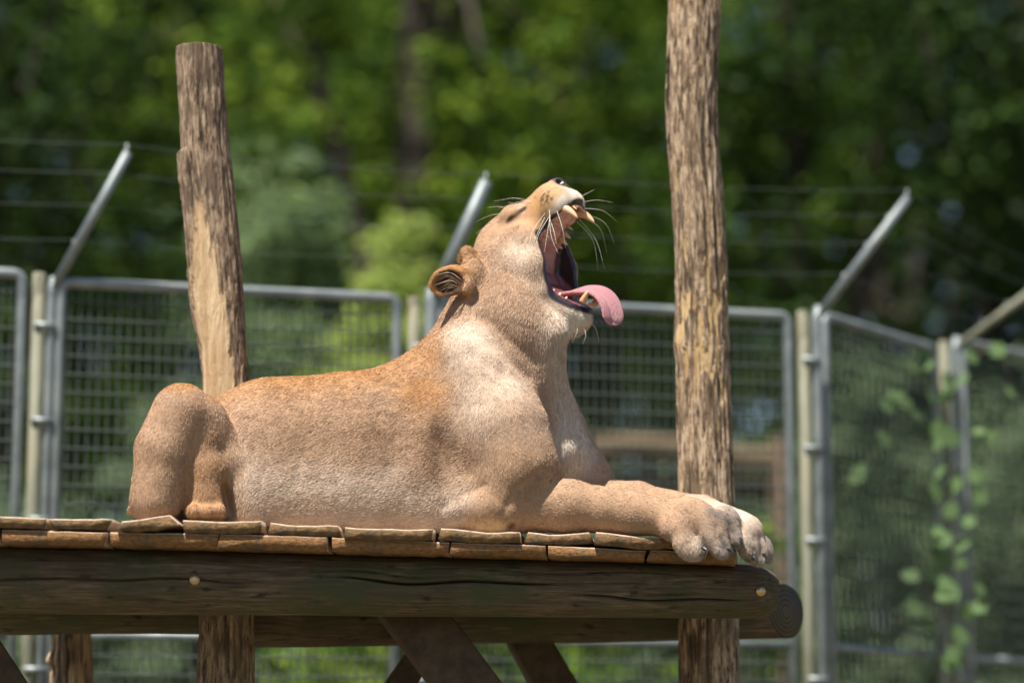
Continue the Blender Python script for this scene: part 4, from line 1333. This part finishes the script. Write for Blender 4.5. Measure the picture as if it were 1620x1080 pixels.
# --- fur
NH = 640000
rng = np.random.default_rng(17)
tri = np.concatenate([BF[:, [0, 1, 2]], BF[:, [0, 2, 3]]])
ar = np.linalg.norm(np.cross(BV[tri[:, 1]] - BV[tri[:, 0]], BV[tri[:, 2]] - BV[tri[:, 0]]), axis=1) / 2
dens = np.where((wet[tri].sum(1) > 0), 0.0, 1.0)
dens *= np.where(hd[tri[:, 0]] | (headw[tri[:, 0]] > .5), 2.0, 1.0)
vis = BN[tri[:, 0]] @ w2p(np.array([0, -1.0, 0]))
dens *= np.where(vis < -.35, 0.35, 1.0)               # the far side is only ever seen edge-on: thinner coat
dens *= np.where(BV[tri[:, 0], 2] < deck_z(BV[tri[:, 0], 0]) + .004, np.where(BV[tri[:, 0], 0] < smax, .15, 1), 1)
pr = ar * dens; pr /= pr.sum()
ti = rng.choice(len(tri), NH, p=pr)
a, b = rng.random(NH), rng.random(NH)
fl_ = a + b > 1; a[fl_] = 1 - a[fl_]; b[fl_] = 1 - b[fl_]
T3 = tri[ti]
bar = np.stack([1 - a - b, a, b], 1)
def ip(A): return (A[T3] * bar.reshape(bar.shape + (1,) * (A.ndim - 1))).sum(1)
P = ip(BV); Nn = norm(ip(BN)); Fl = ip(FLOW); Hc = ip(COL); Hn = ip(HLEN)
# tufts: the lie wanders in small patches
jt = np.stack([vnoise(P * 26, s_) - .5 for s_ in (101, 102, 103)], 1) * 0.8 + np.stack([vnoise(P * 90, s_) - .5 for s_ in (104, 105, 106)], 1) * 0.7
T0 = norm(Fl - Nn * (Fl * Nn).sum(1, keepdims=True))
Fl = norm(Fl) + jt * .7 + rng.normal(size=(NH, 3)) * 0.16
Tn = norm(Fl - Nn * (Fl * Nn).sum(1, keepdims=True))
ln = Hn * (0.55 + 0.75 * rng.random(NH)) * .92
lift = (0.22 + 0.27 * rng.random(NH) + 0.22 * (vnoise(P * 60, 110) - .5))[:, None]
lift = np.where((headw[T3[:, 0]] > .6)[:, None], lift * .9, lift)
d0 = norm(Tn + Nn * lift)
d1 = norm(Tn + Nn * (lift * .35) + np.array([0, 0, -.12]))
P0 = P - Nn * 0.0012
P1 = P0 + d0 * ln[:, None] * .5
P2 = P1 + d1 * ln[:, None] * .5
side = np.cross(d0, Nn)
roll = rng.normal(size=NH)[:, None] * .55
side = norm(side * np.cos(roll) + Nn * np.sin(roll))
wd = (0.0005 * (0.7 + .6 * rng.random(NH)) * np.where(headw[T3[:, 0]] > .5, .8, 1.0))[:, None]
HVt = np.stack([P0 - side * wd, P0 + side * wd, P1 - side * wd * .85, P1 + side * wd * .85, P2], 1).reshape(-1, 3)
b0 = np.arange(NH)[:, None] * 5
HF_ = np.concatenate([b0 + [0, 1, 3], b0 + [0, 3, 2], b0 + [2, 3, 4]], 1).reshape(-1, 3)
var = (0.86 + 0.28 * rng.random(NH))[:, None]
Qs = P - P.mean(0)
Qs = Qs - T0 * (Qs * T0).sum(1, keepdims=True) * .72
tuft = (0.76 + 0.34 * vnoise(Qs * 120, 120) + .16 * vnoise(Qs * 260, 121))[:, None]
Hc = np.clip(Hc * var * tuft, 0, .85)
lightc = (rng.random(NH) < .08)[:, None]
Hc = np.where(lightc, Hc * .6 + np.array([.66, .55, .44]) * .4 * (Hc.mean(1, keepdims=True) / .27).clip(0, 1), Hc)
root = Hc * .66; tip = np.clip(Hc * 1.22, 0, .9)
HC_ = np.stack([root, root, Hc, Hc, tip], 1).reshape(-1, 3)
m = NT('lioness_fur')
m.base(m.attr('coat')); m.rough(0.5); m.b.inputs['Specular IOR Level'].default_value = 0.35
m.b.inputs['Sheen Weight'].default_value = 0.15
M_fur = m.m
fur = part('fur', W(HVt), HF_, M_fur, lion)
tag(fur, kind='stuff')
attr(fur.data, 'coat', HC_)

# --- teeth, tongue, claws, whiskers
m = NT('tooth_enamel')
tc = m.attr('coat')
m.base(tc); m.rough(0.3)
m.b.inputs['Subsurface Weight'].default_value = 0.25
m.b.inputs['Subsurface Radius'].default_value = (0.006, 0.003, 0.0015)
M_tooth = m.m
def tooth(name, base_p, tip_p, bend, r, nring=10, nseg=14, label=None, flat=1.0):
    b, t_ = np.array(base_p, float), np.array(tip_p, float)
    ax = t_ - b
    pts, rad = [], []
    for k in range(nring):
        x = k / (nring - 1)
        pts.append(HL(*(b + ax * x + np.array(bend) * (4 * x * (1 - x)))))
        rad.append(max(r * (1 - x) ** .62 * (1.0 - 0.06 * (1 - x)), 0.05) * HS)
    V, F = tube(np.array(pts), rad, nseg)
    o = part(name, W(V), F, M_tooth, lion, True)
    xx = np.repeat(np.linspace(0, 1, nring), nseg)[:, None]
    c0, c1 = np.array([.60, .30, .14]), np.array([.74, .48, .30])
    attr(o.data, 'coat', c0 * (1 - xx) + c1 * xx)
    return o
for sg in (1, -1):
    tooth('upper_canine', (-4.2, -4.6, 3.3 * sg), (-3.1, -10.6, 3.7 * sg), (.55, 0, .15 * sg), 1.35)
    b_, t_ = JW(-4.6, -9.4, 2.7 * sg), JW(-3.9, -6.4, 3.0 * sg)
    tooth('lower_canine', b_, t_, (.25, .1, 0), .95)
    for k in range(3):
        tooth('upper_incisor', (-1.9 - .25 * k * k * .5, -6.0, sg * (.36 + .68 * k)), (-1.7 - .25 * k * k * .5, -7.3 - (.55 if k == 2 else 0), sg * (.36 + .68 * k)), (.08, 0, 0), .36 + (.14 if k == 2 else 0), 6, 8)
        tooth('lower_incisor', JW(-3.5 - .1 * k, -9.6, sg * (.3 + .55 * k)), JW(-3.3 - .1 * k, -8.7, sg * (.3 + .55 * k)), (0, 0, 0), .28, 6, 8)
    for (f_, ln_, r_) in ((-8.0, 1.1, .5), (-9.9, 2.0, .75), (-11.6, 2.4, .8), (-13.2, 1.7, .7)):
        tooth('upper_premolar', (f_, -5.2, sg * (3.35 + .06 * (-f_ - 8) - (.7 if sg > 0 else 0))), (f_ + .15, -6.0 - ln_ * (.35 if sg > 0 else .9), sg * (3.4 + .06 * (-f_ - 8) - (.8 if sg > 0 else 0))), (0, 0, 0), r_, 6, 8)
    for (f_, ln_, r_) in ((-9.0, 1.0, .55), (-11.0, 1.4, .65), (-13.0, 1.6, .7)):
        tooth('lower_molar', JW(f_, -10.4, sg * 2.9), JW(f_, -10.2 + ln_ * .7, sg * 2.8), (0, 0, 0), r_, 6, 8)
# tongue
cl = np.array([SAG(*p) for p in [(872, 477), (893, 472), (915, 467), (937, 467), (952, 475), (962, 490), (966, 508), (965, 520)]])
cl = catmull(cl, 44)
tg = norm(np.gradient(cl, axis=0))
hw = np.interp(np.linspace(0, 1, 44), [0, .3, .6, .85, .95, 1], [3.0, 2.7, 2.9, 2.9, 2.0, .6])
thk = np.interp(np.linspace(0, 1, 44), [0, .5, .85, 1], [1.4, 1.0, .7, .3])
nA = 28
rows = []; tcol = []
for i in range(44):
    th = np.linspace(0, 2 * math.pi, nA, endpoint=False)
    nrm = norm(np.array([-tg[i][1], tg[i][0], 0]))
    x = np.cos(th); y = np.sin(th)
    cup = 0.95 * (np.abs(x) ** 1.8) * (0.5 + .5 * math.sin(i / 43 * math.pi)) - 0.45 * np.exp(-(x / .16) ** 2) * (y > 0)
    pr_ = cl[i] + (x * hw[i])[:, None] * (np.array([0, 0, 1.0]) - .38 * nrm * min(1, i / 14)) + ((np.sign(y) * np.abs(y) ** .7) * thk[i] * .62 + cup * .75)[:, None] * nrm
    rows.append([HL(*q) for q in pr_])
    c = np.where((y > 0)[:, None], np.array([.50, .23, .25]), np.array([.52, .20, .20]))  # cooler upper side imitates the sky reflected on the wet tongue
    tcol.append(c)
V = np.array(rows).reshape(-1, 3)
F = [(i * nA + k, i * nA + (k + 1) % nA, (i + 1) * nA + (k + 1) % nA, (i + 1) * nA + k) for i in range(43) for k in range(nA)]
F += [tuple(range(nA))[::-1], tuple(43 * nA + k for k in range(nA))]
m = NT('tongue_flesh')
v = m.coords()
m.base(m.attr('coat')); m.rough(0.33)
m.b.inputs['Subsurface Weight'].default_value = 0.3
m.b.inputs['Subsurface Radius'].default_value = (0.012, 0.004, 0.003)
vo = m.node('TexVoronoi'); vo.inputs['Scale'].default_value = 420
m.link(v, vo.inputs['Vector'])
m.bump(vo.outputs['Distance'], 0.8, 0.004)
tongue = part('tongue', W(V), F, m.m, lion, True)
attr(tongue.data, 'coat', np.concatenate(tcol))
tongue['label'] = 'pink tongue lolling out over the lower lip'
# claws
m = NT('claw_horn'); m.base((0.045, 0.038, 0.034)); m.rough(0.35); M_claw = m.m
for (p0, p1, p2, r) in [((1112, 866, -.075), (1119, 872, -.088), (1113, 889, -.08), 3.6), ((1152, 866, -.07), (1160, 874, -.075), (1157, 888, -.068), 3.4), ((1167, 850, -.045), (1174, 858, -.05), (1172, 870, -.045), 3.0), ((1192, 880, -.005), (1197, 888, -.01), (1193, 899, -.005), 3.0), ((1207, 874, .015), (1213, 881, .01), (1210, 892, .012), 3.0)]:
    pts = catmull([L(*p0), L(*p1), L(*p2)], 9)
    V, F = tube(pts, np.linspace(r, .4, 9) / PXM, 8)
    part('claw', W(V), F, M_claw, lion, True)
# whiskers
m = NT('whisker'); m.base((.80, .74, .64)); m.rough(0.4); M_whisk = m.m
WH = [((-5, -3.0, 5.2), (-9, -10, 8.5), (-11, -15, 9)), ((-6, -4.2, 4.9), (-10, -9, 8), (-13, -12, 9.5)), ((-7, -4.6, 5), (-12, -8, 9), (-14.5, -13, 10)), ((-6.5, -3.2, 5), (-11, -6, 9.5), (-15, -9, 11)),
      ((-4.5, -4.5, 4.6), (-6, -11, 8), (-9, -15, 8)), ((-8, -3.8, 5), (-13, -7, 8), (-17, -9, 9)),
      ((-12, 3.6, 4), (-13.5, 8, 4.5), (-16, 11, 5)), ((-12.5, 3.6, 4.6), (-16, 8, 5.5), (-20, 10.5, 6)), ((-13, 3.6, 5), (-17, 6.5, 6), (-22, 8, 7)), ((-7, .2, 3.8), (-9, 5, 6), (-13, 9, 7)), ((-6, .2, 3.4), (-9, 4, 5), (-14, 7.5, 6)), ((-8, .2, 3.9), (-10, 4, 5), (-11.5, 7, 5)),
      ((-4, -4.2, -4.6), (-3, -9, -10), (-6, -13, -13)), ((-5, -4, -4.7), (-5, -8, -11), (-9, -12, -14)), ((-6, -4, -4.8), (-8, -9, -10), (-13, -14, -12)), ((-3.5, -4, -4.3), (-1, -7, -9), (-1.5, -10, -13)), ((-3, -3, -4), (0, -4.5, -8), (1.5, -6.5, -12)), ((-5, -4.5, -4.6), (-7, -11, -8), (-11, -17, -9)),
      ((-2.6, -2.6, -3.4), (0, -2.6, -6), (2, -2.8, -8)), ((-7, -4.5, 4.9), (-8.5, -10, 7.5), (-10, -12.5, 8))]
for a, b, c in WH:
    V, F = tube(np.array([HL(*q) for q in catmull([a, b, c], 14)]), np.linspace(.0006, .0002, 14), 5)
    part('whisker', W(V), F, M_whisk, lion, True)
for a, b, c in [(JW(-5, -14, 2), JW(-3, -16, 3), JW(-3, -19, 3.4)), (JW(-4, -14, 1), JW(-1.5, -16, 1.5), JW(-1, -18.5, 2)), (JW(-6, -14.5, 2), JW(-5, -17.5, 3.4), JW(-6, -21, 3.6)), (JW(-3.5, -13, -1), JW(-1, -14.5, -1.5), JW(.5, -17, -2))]:
    V, F = tube(np.array([HL(*q) for q in catmull([a, b, c], 14)]), np.linspace(.0007, .0002, 14), 5)
    part('chin_hair', W(V), F, M_whisk, lion, True)
# long pale hairs in the ear
for k_ in range(14):
    r_ = random.Random(k_)
    yy = -17 + 34 * (k_ + r_.random()) / 14
    a = L(730 + r_.uniform(-4, 4), 452 + yy * .5, .14)
    b = L(712 + r_.uniform(-4, 4), 446 + yy * .8 - 3, .122)
    c = L(693 + r_.uniform(-6, 10), 450 + yy * 1.0, .138)
    V, F = tube(catmull([a, b, c], 10), np.linspace(.0008, .0002, 10), 5)
    o = part('ear_hair', W(V), F, M_whisk if k_ % 7 == 0 else M_fur, lion, True)
    if k_ % 7: attr(o.data, 'coat', np.repeat(((PALE * .5 if k_ % 2 else ORANGE * .7))[None], len(V), 0))
